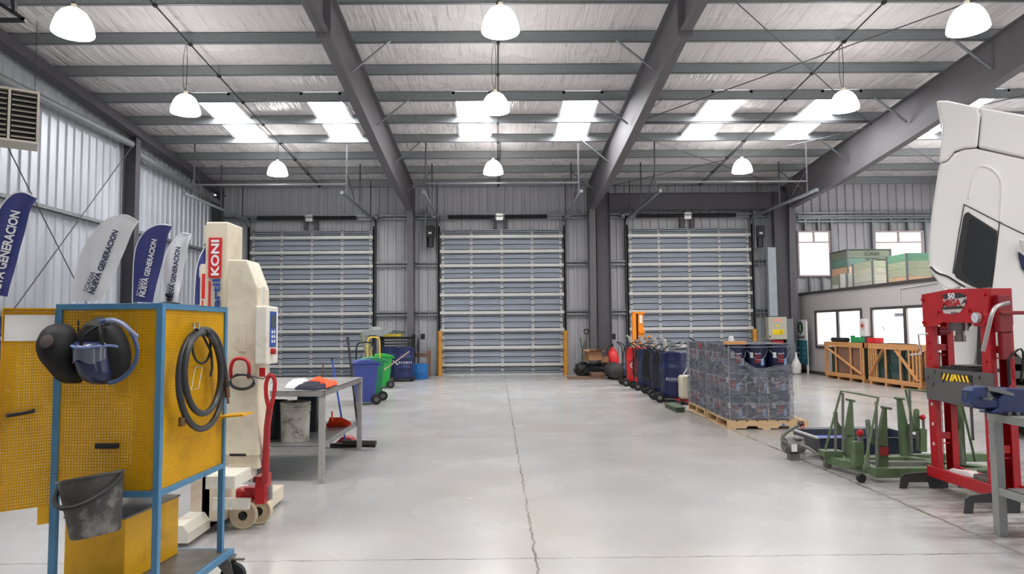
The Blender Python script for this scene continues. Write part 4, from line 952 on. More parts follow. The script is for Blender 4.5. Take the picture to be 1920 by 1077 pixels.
wb(MB().bx(q.x-.52, q.x-.46, 21.25, 21.75, 0, 1.3).bx(q.x+.46, q.x+.52, 21.25, 21.75, 0, 1.35).bx(q.x-.5, q.x+.5, 21.25, 21.3, 1.24, 1.28), 'frame', black_m, t)
q2 = at(735, 636, 21.4); tag(wb(MB().bx(q2.x-.36, q2.x+.3, 21.32, 21.6, 1.282, 1.36), 'yellow_tray', pm('tray_yellow', (196, 172, 40), .5), None, bevel=.01), 'narrow yellow tray on top of the grimy rack', 'tray')
m = MB(); random.seed(4)
for k in range(14):
    x = q2.x-.3+k*.05; m.tube([(x, 21.4, 1.37), (x+.02, 21.36, 1.45+random.random()*.07), (x+.05, 21.4, 1.42), (x+.06, 21.45, 1.37)], .008, 5, smooth=1)
tag(wb(m, 'hose_fittings', black_m), 'tangle of dark hose fittings on the yellow tray', 'fittings')
# wooden pole leaning diagonally, orange bag, saw, pallet piece
A = at(708, 703, 17.0); B = at(767, 660, 18.6); tag(wb(MB().cyl(A, B, .018, seg=8), 'wooden_pole', pm('pole_wood', (150, 128, 112), .7), smooth=True), 'long wooden pole leaning diagonally across the navy drums', 'pole')
q = atz(716, 728, 0); tag(wb(MB().blob((q.x, 15.6, .14), (.10, .09, .14), 3, .35, 3, 2), 'orange_bag', pm('orange_bag', (246, 140, 40), .5), smooth=True), 'small crumpled orange bag on the floor behind the green bins', 'bag')
q = at(802, 690, 21.9); wd = pm('old_wood', (120, 92, 76), .8, var=.2, scale=5, stretch=(1, 1, 6))
t = thing('broken_pallet', 'old brown wooden pallet piece leaning by the wall behind the blue barrel', 'pallet', (q.x-.2, 21.9, 0))
wb(MB().bx(q.x-.02, q.x+.10, 21.9, 21.95, 0, .82).bx(q.x-.5, q.x-.40, 21.9, 21.95, 0, .82).bx(q.x-.4, q.x-.02, 21.91, 21.94, .62, .74).bx(q.x-.4, q.x-.02, 21.91, 21.94, .3, .36), 'board', wd, t)
q = at(784, 664, 21.6); t = thing('floor_fan', 'round dark disc leaning on the column in the back left', 'disc', (q.x, 21.6, 0))
wb(MB().lathe([(.0, -.02), (.15, -.03), (.235, -.01), (.235, .02), (.15, .03), (0, .02)], frame((q.x, 21.6, 1.0), (0, 1, 0), (0, 0, 1)), 28).cyl((q.x, 21.62, 0), (q.x, 21.62, .8), .02, seg=8).bx(q.x-.15, q.x+.15, 21.5, 21.75, 0, .03), 'body', pm('fan_dark', (52, 52, 54), .6), t, smooth=True)

# bollards beside the doors
for i, (px, top) in enumerate(((825, 621), (1060.5, 620), (1416, 617))):
    Y = 22.0; q = at(px, 650, Y); zt_ = at(px, top, Y).z
    t = thing('bollard', ('orange steel bollard left of the middle door', 'orange steel bollard right of the middle door', 'orange steel bollard right of the right-hand door')[i], 'bollard', (q.x, Y, 0), group='door bollards')
    MB().lathe([(0, 0), (.075, 0), (.075, zt_-.03), (.06, zt_-.01), (0, zt_)], seg=18).build('post', yellow_b, t, smooth=True)
    MB().lathe([(0, zt_-.012), (.055, zt_-.012), (.055, zt_+.004), (0, zt_+.01)], seg=14).build('cap', pm('bollard_cap', (120, 120, 40), .5), t, smooth=True)
# door motors
for i, (px, lab) in enumerate(((807, 'black chain hoist motor left of the middle door'), (1424, 'black chain hoist motor right of the right-hand door'))):
    c = at(px, 440, 22.15); t = thing('door_motor', lab, 'motor', (c.x, 22.25, c.z-.45), group='door motors')
    k_ = pm('motor_black', (28, 28, 30), .4)
    wb(MB().bx(c.x-.13, c.x+.13, 22.02, 22.3, c.z-.1, c.z+.28).cyl((c.x, 22.15, c.z-.42), (c.x, 22.15, c.z-.1), .11, seg=18).cyl((c.x-.16, 22.15, c.z+.18), (c.x+.16, 22.15, c.z+.18), .05, seg=12), 'housing', k_, t, bevel=.01)
    wb(MB().bx(c.x-.05, c.x+.05, 22.01, 22.018, c.z-.0, c.z+.06), 'label', white_p, t)
    wb(MB().bx(c.x-.16, c.x-.13, 22.1, 22.45, c.z-.45, c.z+.9), 'mounting_plate', galv_d, t)
    m = MB()
    for dx in (-.06, .06): m.cyl((c.x+dx, 22.1, 1.2), (c.x+dx, 22.1, c.z-.1), .010, seg=6)
    wb(m, 'hand_chain', galv, t)
# wall switches on short arms
for i, (px, lab) in enumerate(((793, 'small black switch box on a bracket left of the middle door'), (1150, 'small black switch box on a bracket left of the right-hand door'))):
    c = at(px, 631.5, 22.1); t = thing('wall_switch', lab, 'switch', (c.x, 22.2, c.z-.1), group='door switch boxes')
    wb(MB().bx(c.x-.06, c.x+.06, 22.0, 22.12, c.z-.09, c.z+.09), 'switch_box', black_m, t, bevel=.006); wb(MB().bx(c.x-.28, c.x-.06, 22.12, 22.16, c.z-.05, c.z+.05), 'bracket', galv_d, t)

# ================================================================ BACK CENTRE-RIGHT CLUSTER
grn = pm('green_tool', (46, 84, 66), .6)
for i, (a, b, lab) in enumerate((((1098, 697), (1088, 634), 'thin dark green rake handle leaning on the back wall'), ((1086, 697), (1096, 640), 'second green broom handle crossing the first by the back wall'))):
    A = at(*a, 22.1); B = at(*b, 22.3); t = thing('garden_broom', lab, 'broom', (A.x, 22.1, 0)); A.z = .05
    wb(MB().cyl(A, B, .016, seg=8), 'handle', grn, t, smooth=True); wb(MB().bx(A.x-.22+i*.12, A.x+.12+i*.12, 22.05-i*.2, 22.2-i*.2, 0.0, .07), 'bristles', pm('dark_bristles', (40, 46, 44), .95), t)
A = at(1093, 665, 22.2); t = thing('shovel', 'shovel with a wooden shaft and black grip upside down by the back wall', 'shovel', (A.x, 22.2, 0))
wb(MB().cyl((A.x+.02, 22.1, .4), at(1100, 629, 22.25), .017, seg=8), 'shaft', wd, t, smooth=True)
B = at(1099.5, 629, 22.25); wb(MB().tube([B, B+V((-.08, 0, .13)), B+V((-.06, 0, .19)), B+V((.06, 0, .19)), B+V((.08, 0, .13))], .018, 8, closed=True, smooth=1), 'grip', black_m, t, smooth=True)
wb(MB().prism([(-.10, .02), (.10, .02), (.11, .35), (.05, .42), (-.05, .42), (-.11, .35)], 0, .006, Matrix(((1, 0, 0, A.x+.02), (0, 0, 1, 22.09), (0, 1, 0, 0), (0, 0, 0, 1)))), 'blade', black_m, t)
card = pm('cardboard', (158, 118, 84), .8, var=.1)
def carton(px, py, Y, w, h, d, rot, label, flaps=True, z=None):
    q = at(px, py, Y); t = thing('cardboard_box', label, 'box', (q.x, Y, q.z if z is None else z), rot, 'cartons on the scrap heap')
    MB().bx(-w/2, w/2, -d/2, d/2, 0, .004).bx(-w/2, -w/2+.004, -d/2, d/2, 0, h).bx(w/2-.004, w/2, -d/2, d/2, 0, h).bx(-w/2, w/2, -d/2, -d/2+.004, 0, h).bx(-w/2, w/2, d/2-.004, d/2, 0, h).build('body', card, t)
    if flaps:
        for s in (-1, 1):
            MB().bx(0, d*.45, -w/2, w/2, 0, .004, Matrix.Translation((0, s*d/2, h)) @ Matrix.Rotation(s*PI/2, 4, 'Z') @ Matrix.Rotation(R(-25), 4, 'Y')).build('flap', card, t)
            MB().bx(0, w*.3, -d/2, d/2, 0, .004, Matrix.Translation((s*w/2, 0, h)) @ Matrix.Rotation(0 if s > 0 else PI, 4, 'Z') @ Matrix.Rotation(R(-10), 4, 'Y')).build('flap', card, t)
    return t
scrap = pm('scrap_metal', (48, 46, 46), .55, .4, .3, 8)
t = thing('scrap_pile', 'heap of dark scrap hoses and metal bars by the right column', 'scrap', tuple(atz(1120, 708)), kind=None)
q = at(1125, 700, 21.3); random.seed(11)
m = MB()
for k in range(16):
    x = q.x-.6+random.random()*.75; y = 21.0+random.random()*.6; z = .08+random.random()*.42*(1-abs(x-q.x-.1)/1.0)
    a = random.random()*1.2-.6; L_ = .3+random.random()*.5
    m.bar((x, y, z), (x+L_*math.cos(a)*.6, y+.2*math.sin(a*3), max(.05, z-.25*random.random())), .05, .06)
wb(m, 'steel_bars', scrap, t)
m = MB().blob((q.x-.55, 21.3, .22), (.24, .2, .21), 3, .3, 2.5, 3).blob((q.x-.1, 21.4, .2), (.42, .25, .2), 3, .4, 2.5, 5); wb(m, 'rubber_mats', scrap, t, smooth=True)
m = MB()
for k in range(4): m.tube([(q.x-.6+k*.1, 21.05, .02), (q.x-.3+k*.12, 20.95, .35-k*.03), (q.x+.1+k*.1, 20.95, .22), (q.x+.35+k*.03, 20.98, .04)], .022, 8, smooth=2)
wb(m, 'hose', black_m, t, smooth=True)
carton(1112, 676, 21.0, .42, .26, .35, R(14), 'open cardboard box on top of the scrap heap')
carton(1134, 680, 21.1, .22, .18, .2, R(-5), 'small closed-looking cardboard box right on the scrap heap', False)
tag(wb(MB().bx(q.x+.22, q.x+.55, 20.93, 20.95, .24, .40, Matrix.Rotation(0, 4, 'X')), 'paper_sack', white_p, None), 'white paper sack lying on the right of the scrap heap', 'sack')
q = atz(1126, 712, 0); tag(wb(MB().bx(q.x-.9, q.x+.12, 20.1, 20.75, .0, .05).bx(q.x-.2, q.x+.2, 20.3, 20.9, .06, .16), 'wooden_board', wd), 'low wooden board on the floor in front of the scrap heap', 'board')
# cylinders
def tank(px, py, Y, r, L_, mat, label, group='air tanks on the floor'):
    q = at(px, py, Y); t = thing('air_tank', label, 'tank', (q.x, Y, 0), group=group)
    pr = [(0, 0), (r*.5, .02), (r*.85, .06), (r, .14), (r, L_-.14), (r*.85, L_-.06), (r*.5, L_-.02), (0, L_)]
    wb(MB().lathe(pr, frame((q.x, Y, r+.02), (1, 0, 0), (0, 0, 1)) @ Matrix.Rotation(PI, 4, 'Y') @ Matrix.Rotation(R(0), 4, 'Z'), 28), 'shell', mat, t, smooth=True)
    wb(MB().bx(q.x-r*.6, q.x+r*.6, Y+.15, Y+.2, 0, .05).bx(q.x-r*.6, q.x+r*.6, Y+L_-.2, Y+L_-.15, 0, .05), 'chock', black_m, t)
tank(1156, 695, 19.7, .235, .9, pm('tank_dark', (62, 62, 62), .5, .2, .2, 4), 'dark grey air tank lying on the floor left of the red drum')
tank(1177, 695, 20.3, .21, .8, pm('tank_blue', (62, 82, 108), .5, .2, .15, 4), 'blue-grey air tank lying behind the dark one')
q = at(1149, 690, 21.6); t = thing('fire_extinguisher', 'large red wheeled fire extinguisher by the back wall', 'extinguisher', (q.x, 21.6, 0))
rd = pm('extinguisher_red', (222, 44, 50), .35)
wb(MB().lathe([(0, .12), (.19, .12), (.2, .16), (.2, .55), (.17, .70), (.10, .80), (.05, .84), (.04, .9), (0, .9)], Matrix.Translation((q.x, 21.6, 0)), 26), 'cylinder', rd, t, smooth=True)
wb(MB().cyl((q.x, 21.6, .88), (q.x, 21.6, 1.0), .03, seg=8).tube([(q.x, 21.6, .92), (q.x-.14, 21.5, .95), (q.x-.2, 21.45, .7), (q.x-.12, 21.4, .4)], .014, 6, smooth=2), 'valve', black_m, t, smooth=True)
for s in (-1, 1): wb(MB().cyl((q.x+s*.22-.02, 21.62, .13), (q.x+s*.22+.02, 21.62, .13), .13, seg=18), 'wheel', black_m, t, smooth=True)
# orange stacker
orp = pm('stacker_orange', (242, 142, 22), .4, var=.05)
q = at(1195, 700, 19.3); t = thing('manual_stacker', 'orange manual stacker mast standing behind the drum trolleys', 'stacker', (q.x, 19.3, 0))
za = at(1195, 585, 19.2).z
l0 = at(1187, 650, 19.2).x; 
for xx, w2 in ((l0, .10), (l0+.16, .14)): wb(MB().bx(xx, xx+w2, 19.2, 19.3, .12, za-.01*(w2 > .1)), 'mast_rail', orp, t)
wb(MB().bx(l0, l0+.36, 19.19, 19.31, za-.05, za), 'top_bar', orp, t); wb(MB().bx(l0+.10, l0+.16, 19.24, 19.28, .15, za-.06), 'chain', black_m, t)
wb(MB().bx(l0+.17, l0+.33, 19.12, 19.19, 1.35, 1.42).bx(l0+.17, l0+.30, 19.15, 19.19, .95, 1.35), 'carriage', orp, t)
wb(MB().bx(l0+.19, l0+.27, 19.185, 19.199, za-.33, za-.10), 'label', white_p, t)
wb(MB().bar((l0, 19.2, .10), (l0, 18.3, .10), .10, .09).bar((l0+.4, 19.2, .10), (l0+.4, 18.3, .10), .10, .09).bx(l0-.05, l0+.45, 19.15, 19.6, .06, .2), 'base', orp, t)
wb(MB().tube([(l0+.32, 19.15, .9), (l0+.36, 19.05, 1.2), (l0+.42, 19.0, 1.28), (l0+.52, 19.0, 1.25), (l0+.55, 19.05, .9)], .018, 8, smooth=2), 'handle', orp, t, smooth=True)
for s in (0, .4): wb(MB().cyl((l0+s-.03, 18.4, .05), (l0+s+.03, 18.4, .05), .05, seg=14), 'wheel', black_m, t, smooth=True)
# drum trolleys
red_d = pm('red_drum_paint', (212, 34, 40), .35)
def trolley(px, Y, mat, label, nh=2, z0=.10, letters=True):
    q = at(px, 700, Y); x = q.x
    t = thing('drum_trolley', label, 'trolley', (x, Y, 0), group='drum trolleys with hose guns')
    wb(MB().bx(x-.31, x+.31, Y-.32, Y+.32, z0-.03, z0-.005).bx(x-.34, x-.31, Y-.32, Y+.32, z0-.03, z0+.06).bar((x-.31, Y-.3, z0+.0), (x-.5, Y-.3, z0+.0), .03, .1), 'deck', black_m, t)
    for a, b in ((-.36, -.30), (.24, -.30), (-.36, .28), (.24, .28)):
        wh = wb(MB().lathe([(.045, -.02), (.075, -.024), (.095, -.014), (.095, .014), (.075, .024), (.045, .02)], frame((x+a, Y+b-.03, .096), (1, 0, 0), (0, 0, 1)), 22, cap=False), 'wheel', black_m, t, smooth=True)
        wb(MB().lathe([(0, -.018), (.045, -.012), (.045, .012), (0, .018)], frame((x+a, Y+b-.03, .096), (1, 0, 0), (0, 0, 1)), 16), 'hub', pm('silver_hub', (150, 150, 152), .35, .7), wh, smooth=True)
    wb(MB().tube([(x-.33, Y-.24, z0), (x-.34, Y-.24, .95), (x-.38, Y-.24, 1.05), (x-.48, Y-.24, 1.12)], .014, 8, smooth=1).tube([(x-.33, Y+.24, z0), (x-.34, Y+.24, .95), (x-.38, Y+.24, 1.05), (x-.48, Y+.24, 1.12)], .014, 8, smooth=1).cyl((x-.48, Y-.24, 1.12), (x-.48, Y+.24, 1.12), .014, seg=8), 'push_handle', black_m, t, smooth=True)
    m = MB(); random.seed(int(px))
    for k in range(nh):
        r = random.random(); xx = x-.34-.03*(k % 3); yy = Y-.36+.04*k
        m.tube([(xx, yy, 1.0), (xx-.03, yy-.03, .7), (xx-.02, yy-.04, .35+.1*r), (xx-.06, yy-.02, .28+.1*r), (xx-.10, yy, .4), (xx-.09, yy+.02, .8), (xx-.04, yy, 1.02)], .014, 6, smooth=2)
    wb(m, 'hose', hose_k, t, smooth=True)
    wb(MB().cyl((x, Y, z0+.90), (x, Y, z0+1.02), .05, seg=14).bx(x-.05, x+.05, Y-.04, Y+.06, z0+1.02, z0+1.1), 'drum_pump', galv_d, t)
    wb(MB().tube([(x+.05, Y, z0+1.05), (x+.2, Y-.05, z0+1.12), (x+.1, Y-.25, z0+1.0), (x-.2, Y-.33, z0+1.05), (x-.36, Y-.3, z0+.8)], .014, 6, smooth=2), 'pump_hose', hose_k, t, smooth=True)
    m = MB(); m.bar((x-.16, Y-.2, z0+.92), (x-.24, Y-.25, z0+1.16), .07, .05).bar((x-.24, Y-.25, z0+1.16), (x-.31, Y-.27, z0+1.2), .04, .04)
    wb(m, 'dispensing_gun', pm('gun_grey', (186, 184, 180), .4, .3), t)
    d = drum(x, Y, z0, .288, .88, mat, 'oil_drum', label.replace(' trolley', '').replace('carrying ', '')+', the drum itself', 'drums on trolleys')
    return t, d
t, d = trolley(1195, 17.9, red_d, 'drum trolley carrying a red drum, leftmost of the trolleys', 1)
d['label'] = 'red oil drum on the leftmost trolley'
text('Q', Matrix.Translation(V((-.17, -.245, .42))) @ Matrix.Rotation(R(-33), 4, 'Z') @ Matrix.Rotation(R(90), 4, 'X'), .13, .15, white_t, d, bold=.03, name='emblem')
t, d = trolley(1218, 16.7, navy_d, 'drum trolley carrying a navy drum right next to the red one'); d['label'] = 'navy oil drum partly hidden right beside the red drum'
t, d = trolley(1243, 15.4, navy_d, 'drum trolley carrying a navy drum tangled with many black hoses', 6); d['label'] = 'navy oil drum behind the nearest one, with grey guns on top'
t, d = trolley(1262, 14.1, navy_d, 'drum trolley carrying the nearest navy drum beside the wrapped pallet', 3); d['label'] = 'nearest navy oil drum, left of the wrapped pallet, with white lettering'
scania_ring(d, .288, .36, 'SCANIA', R(-104), .30, .055)
# ================================================================ OFFICE AND BACK RIGHT WALL
plast = pm('office_wall_grey', (186, 182, 182), .7, var=.02, scale=1.5)
trim_d = pm('dark_brown_trim', (70, 66, 66), .5)
struct(MB().bx(XO, XO+.1, 12.9, YB-.02, 0, 2.52).build('wall_office', plast))
struct(MB().bx(XO+.1, 18, 12.9, 13.0, 0, 2.52).build('wall_office_end', plast))
struct(MB().bx(XO+.1, 18, 13.0, YB-.02, 2.40, 2.52).build('trim_1', plast))
struct(MB().bx(XO-.03, XO+.12, 12.85, YB-.02, 2.52, 2.60).build('trim_2', trim_d))
struct(MB().bx(XO-.015, XO, 12.9, YB-.05, 0, .10).build('baseboard_office', trim_d))
glass_lit = em('lit_office_blind', (250, 250, 255), 1.15)
reveal = pm('window_reveal', (214, 206, 200), .6)
def owin(n, px0, px1, zb_, zt_, mull):
    y0 = atx(px0, 600, XO).y; y1 = atx(px1, 600, XO).y      # far, near
    w = thing('window_%d' % n, None, None, (XO, y1, zb_)); struct(w)
    m = MB(); f = .07
    m.bx(XO-.03, XO+.0, y1, y0, zb_, zb_+f).bx(XO-.03, XO, y1, y0, zt_-f, zt_).bx(XO-.03, XO, y1, y1+f, zb_+f, zt_-f).bx(XO-.03, XO, y0-f, y0, zb_+f, zt_-f)
    for q in mull: yy = atx(q, 600, XO).y; m.bx(XO-.03, XO, yy-.05, yy+.05, zb_+f, zt_-f)
    wb(m, 'window_frame', trim_d, w)
    wb(MB().bx(XO-.008, XO-.004, y1+f, y0-f, zb_+f, zt_-f), 'window_pane', glass_lit, w)
    m = MB(); yy = y1+f
    for q in list(mull)+[px0]:
        e = atx(q, 600, XO).y-(.06 if q != px0 else f); m.bx(XO-.014, XO-.008, e-.07, e, zb_+f, zt_-f); m.bx(XO-.014, XO-.008, e-.5 if e-.5 > yy else yy, e-.07, zb_+f, zb_+f+.06)
    wb(m, 'reveal', reveal, w)
    return w, y0, y1
z1 = atx(1531, 653, XO).z; z2 = atx(1529, 583, XO).z
owin(1, 1529, 1617, z1, z2, (1571,))
w, y0, y1 = owin(2, 1634, 1805, z1, z2, (1698,))
yy = atx(1683, 590, XO).y; wb(MB().bx(XO-.02, XO-.014, yy-.25, yy+.1, z2-.26, z2-.18), 'hanging_sign', pm('sign_grey', (150, 150, 160), .5), w)
wtext('S', atx(1654, 616, XO-.02), atx(1658.5, 616, XO-.02), .10, trim_d, w, nrm=(-1, 0, 0))
o = wb(MB().tube([atx(1688, 567, 9.985), atx(1688, 541.5, 9.985), atx(1757, 530, 9.985)], .010, 6), 'wall_conduit', white_p); tag(o, 'thin white conduit bent across the office wall above the windows', 'conduit')
# windows in the back wall above the office
pink = pm('window_frame_pinkish', (206, 190, 192), .5)
pane = bpy.data.materials.new('clear_glass'); pane.use_nodes = True
def _glass(m):
    N = m.node_tree.nodes; L = m.node_tree.links; N.remove(N['Principled BSDF']); t = N.new('ShaderNodeBsdfTransparent'); g = N.new('ShaderNodeBsdfGlossy'); g.inputs['Roughness'].default_value = .02
    f = N.new('ShaderNodeFresnel'); x = N.new('ShaderNodeMixShader'); L.new(f.outputs[0], x.inputs[0]); L.new(t.outputs[0], x.inputs[1]); L.new(g.outputs[0], x.inputs[2]); L.new(x.outputs[0], N['Material Output'].inputs[0])
_glass(pane)
for n, (a, b, c, d) in enumerate(WINS):
    w = thing('window_%d' % (n+40), None, None, (a, YB, c)); struct(w)
    m = MB(); zt_ = d-.33; f = .05
    for q in ((a-f, b+f, c-f, c), (a-f, b+f, d, d+f), (a-f, a, c, d), (b, b+f, c, d), (a, b, zt_-.02, zt_+.02)): m.bx(q[0], q[1], YB-.08, YB+.04, q[2], q[3])
    m.bx((a+b)/2-.02, (a+b)/2+.02, YB-.07, YB+.03, zt_+.02, d)
    wb(m, 'window_frame', pink, w); wb(MB().bx(a, b, YB+.0, YB+.004, c, d), 'window_pane', pane, w)
for px, z0, z1_ in ((1510, 4.68, 5.1), (1535, 4.68, 5.1), (1559, 3.1, 5.1), (1636, 2.6, 5.1), (1670, 4.66, 5.1), (1703, 4.66, 5.1), (1735, 3.1, 5.1), (1515, 2.6, 3.12), (1539, 2.6, 3.12), (1563, 2.6, 3.12)):
    x = at(px, 420, YB-.1).x; o = MB().bx(x-.03, x+.03, YB-.12, YB-.01, z0, z1_).build('window_stud', galv); struct(tag(o, 'steel stud framing a window in the back wall', group='window studs'))
# pallet-collar crates on the office roof
def collar_crate(x0, x1, y0, y1, z1_, cols, label, lid=None):
    z0 = 2.525; t = thing('pallet_collar_crate', label, 'crate', ((x0+x1)/2, (y0+y1)/2, z0), group='timber crates on the office roof')
    n = len(cols); h = (z1_-z0)/n
    for i, c in enumerate(cols):
        m = MB(); a, b = z0+h*i+.004, z0+h*(i+1)-.004
        m.bx(x0, x1, y0, y0+.02, a, b).bx(x0, x1, y1-.02, y1, a, b).bx(x0, x0+.02, y0+.02, y1-.02, a, b).bx(x1-.02, x1, y0+.02, y1-.02, a, b)
        wb(m, 'board', pm('crate_%d_%d_%d' % c, c, .8, var=.14, scale=5, stretch=(1, 1, 5)), t)
    for x in (x0-.004, x1+.004):
        for y in (y0-.004, y1+.004): wb(MB().bx(x-.03, x+.03, y-.006, y+.006, z0, z1_).bx(x-.006, x+.006, y-.03, y+.03, z0, z1_), 'corner_hinge', galv_d, t)
    if lid: wb(MB().bx(x0-.02, x1+.02, y0-.02, y1+.02, z1_, z1_+.025), 'lid', lid, t)
    return t
G1, G2, G3, Wd, Tn = (124, 132, 116), (112, 146, 132), (174, 182, 154), (232, 230, 220), (222, 182, 150)
t = collar_crate(10.35, 11.62, 19.95, 20.95, 3.74, [Wd, G3, Tn, G2, G1], 'tall green and white timber crate on the office roof, farthest and highest', pm('crate_lid', (84, 88, 78), .7))
wtext('SCANIA', (10.9, 19.93, 3.45), (11.35, 19.93, 3.45), .11, trim_d, t); wtext('SCANIA', (10.85, 19.93, 3.63), (11.3, 19.93, 3.63), .11, trim_d, t)
t = collar_crate(10.16, 10.93, 18.3, 19.3, 3.27, [(196, 196, 184), (208, 206, 192), (202, 202, 182), (184, 192, 164)], 'whitish timber crate with cardboard on top on the office roof, between the two green ones')
tag(wb(MB().bx(10.2, 10.85, 18.5, 18.9, 3.271, 3.30).bx(10.4, 10.9, 18.45, 18.95, 3.31, 3.33), 'flattened_carton', pm('grey_carton', (150, 150, 146), .8), None), 'flattened grey cartons lying on the whitish crate', 'carton')
collar_crate(10.16, 10.80, 16.75, 17.6, 3.30, [Tn, G3, G3, (120, 170, 140)], 'green and tan timber crate on the office roof next to the truck')
collar_crate(10.04, 10.32, 19.45, 19.85, 3.02, [Wd, Wd], 'small white timber crate on the office roof in front of the tall one')
# first-aid cabinet
ya = atx(1622, 600, 9.84).y; za = atx(1622, 631, 9.84).z; zb = atx(1622, 598, 9.84).z
t = thing('first_aid_cabinet', 'white first-aid cabinet with a red cross on the office wall between the windows', 'cabinet', (9.92, ya+.15, za))
wb(MB().bx(9.84, XO-.001, ya, ya+.30, za, zb), 'body', white_p, t, bevel=.006)
zc = (za+zb)/2+.05; yc = ya+.15
wb(MB().bx(9.834, 9.839, yc-.02, yc+.02, zc-.065, zc+.065).bx(9.834, 9.839, yc-.065, yc+.065, zc-.02, zc+.02), 'red_cross', sign_red, t)
wb(MB().tube([(9.836, yc+.1*math.cos(a), zc+.1*math.sin(a)) for a in [k*PI/12 for k in range(24)]], .004, 4, closed=True), 'ring', sign_red, t)
# electrical cabinet on the portal column
gal = pm('cabinet_beige', (178, 176, 160), .5, var=.03); warn = pm('warning_yellow', (240, 208, 20), .5)
A = at(1442, 637, 21.6); B = at(1475, 594.5, 21.6)
t = thing('electrical_cabinet', 'beige electrical cabinet with yellow warning labels and red lamps on the right column', 'cabinet', ((A.x+B.x)/2, 21.7, A.z))
wb(MB().bx(A.x, B.x, 21.6, 21.85, A.z, B.z), 'body', gal, t, bevel=.008)
C_ = at(1458.5, 610, 21.59)
m = MB()
for k in range(3): m.cyl((C_.x-.08+.08*k, 21.6, B.z-.10), (C_.x-.08+.08*k, 21.585, B.z-.10), .022, seg=12)
wb(m, 'red_lamp', em('red_pilot', (255, 60, 50), 1.5), t)
wb(MB().prism([(C_.x-.06, C_.z-.05), (C_.x+.06, C_.z-.05), (C_.x, C_.z+.05)], 0, .006, xz(21.592)), 'small_warning_label', warn, t)
L0 = at(1449, 628, 21.59); L1 = at(1470, 618, 21.59)
wb(MB().bx(L0.x, L1.x, 21.592, 21.598, L0.z, L1.z), 'warning_label', warn, t)
cx_ = L1.x-.09
tri = [(cx_-.07, L0.z+.02), (cx_+.07, L0.z+.02), (cx_, L1.z-.015)]
wb(MB().tube([(p[0], 21.589, p[1]) for p in tri], .005, 4, closed=True).bar((cx_+.012, 21.589, L1.z-.05), (cx_-.012, 21.589, L0.z+.08), .008, .004).bar((cx_-.012, 21.589, L0.z+.08), (cx_+.012, 21.589, L0.z+.035), .008, .004), 'bolt_symbol', black_m, t)
wb(MB().bx(A.x+.02, A.x+.05, 21.59, 21.6, A.z+.05, A.z+.12), 'lock', black_m, t)
A2 = at(1475.5, 682, 21.75); B2 = at(1487, 598, 21.75)
tag(wb(MB().bx(A2.x+.01, B2.x, 21.72, 21.85, A2.z, B2.z), 'grey_cabinet', pm('cabinet_grey', (118, 124, 130), .5), None, bevel=.008), 'tall narrow grey cabinet right of the beige electrical cabinet', 'cabinet')
A3 = at(1443, 594, 21.7); B3 = at(1454, 464, 21.7)
tag(wb(MB().bx(A3.x, B3.x, 21.68, 21.84, A3.z+.01, B3.z), 'cable_duct', pm('duct_grey', (160, 170, 176), .45, .3), None, bevel=.004), 'tall pale grey cable duct rising from the electrical cabinet', 'duct')
A4 = at(1447, 650, 21.75); B4 = at(1468, 638.5, 21.75)
tag(wb(MB().bx(A4.x, B4.x, 21.7, 21.85, A4.z, B4.z), 'red_wall_box', sign_red, None, bevel=.01), 'red box just below the beige electrical cabinet', 'box')
# stand sign with emblem
t = thing('stand_sign', 'white and teal stand sign with round emblem leaning by the office wall', 'sign', (9.76, 21.85, 0))
Ya, Yb = atx(1512.5, 640, 9.74).y, atx(1491.5, 640, 9.74).y
zt2 = atx(1511.6, 600, 9.74).z; zm2 = atx(1512, 638.6, 9.74).z; zb2 = atx(1514, 684.5, 9.74).z
wb(MB().bx(9.74, 9.76, Ya, Yb, zm2, zt2), 'upper_board', white_p, t); wb(MB().bx(9.741, 9.759, Ya, Yb, zb2, zm2-.001), 'lower_board', pm('sign_teal', (46, 104, 122), .5), t)
wb(MB().bx(9.741, 9.76, Ya+.02, Ya+.06, 0, zb2).bx(9.741, 9.76, Yb-.06, Yb-.02, 0, zb2).bx(9.761, 9.79, Ya+.02, Ya+.06, 0, zt2-.05).bx(9.761, 9.79, Yb-.06, Yb-.02, 0, zt2-.05), 'leg', white_p, t)
ym = (Ya+Yb)/2; zc = (zm2+zt2)/2+.08
wb(MB().lathe([(.13, 0), (.19, 0), (.19, .006), (.13, .006)], Matrix.Translation((9.738, ym, zc)) @ Matrix.Rotation(R(-90), 4, 'Y'), 28, cap=False), 'emblem_ring', pm('emblem_dark', (40, 66, 66), .5), t)
wb(MB().prism([(-.13, .10), (-.11, -.10), (0, -.24), (.11, -.10), (.13, .10), (.05, .13), (0, .26), (-.05, .13)], 0, .004, Matrix(((0, 0, -1, 9.737), (-1, 0, 0, ym), (0, 1, 0, zc), (0, 0, 0, 1)))), 'emblem_shield', pm('emblem_dark', (40, 66, 66), .5), t)
wb(MB().prism([(-.05, .10), (-.06, -.05), (0, -.16), (.05, -.05), (.03, .02), (.06, .09), (0, .07), (-.01, .13)], 0, .004, Matrix(((0, 0, -1, 9.732), (-1, 0, 0, ym), (0, 1, 0, zc), (0, 0, 0, 1)))), 'emblem_figure', pm('emblem_pale', (176, 196, 150), .5), t)
wtext('SCANIA', (9.733, Yb-.1, zm2+.10), (9.733, Ya+.1, zm2+.10), .10, black_m, t, nrm=(-1, 0, 0), bold=.03)
for k, (s1, zq) in enumerate((('Taller', .62), ('Parking', .42), ('Oficina', .24))): wtext(s1, (9.735, Yb-.12, zb2+zq*.85), (9.735, Yb-.30, zb2+zq*.85), .05, white_t, t, nrm=(-1, 0, 0)); wtext('>', (9.735, Ya+.18, zb2+zq*.85), (9.735, Ya+.10, zb2+zq*.85), .06, white_t, t, nrm=(-1, 0, 0))
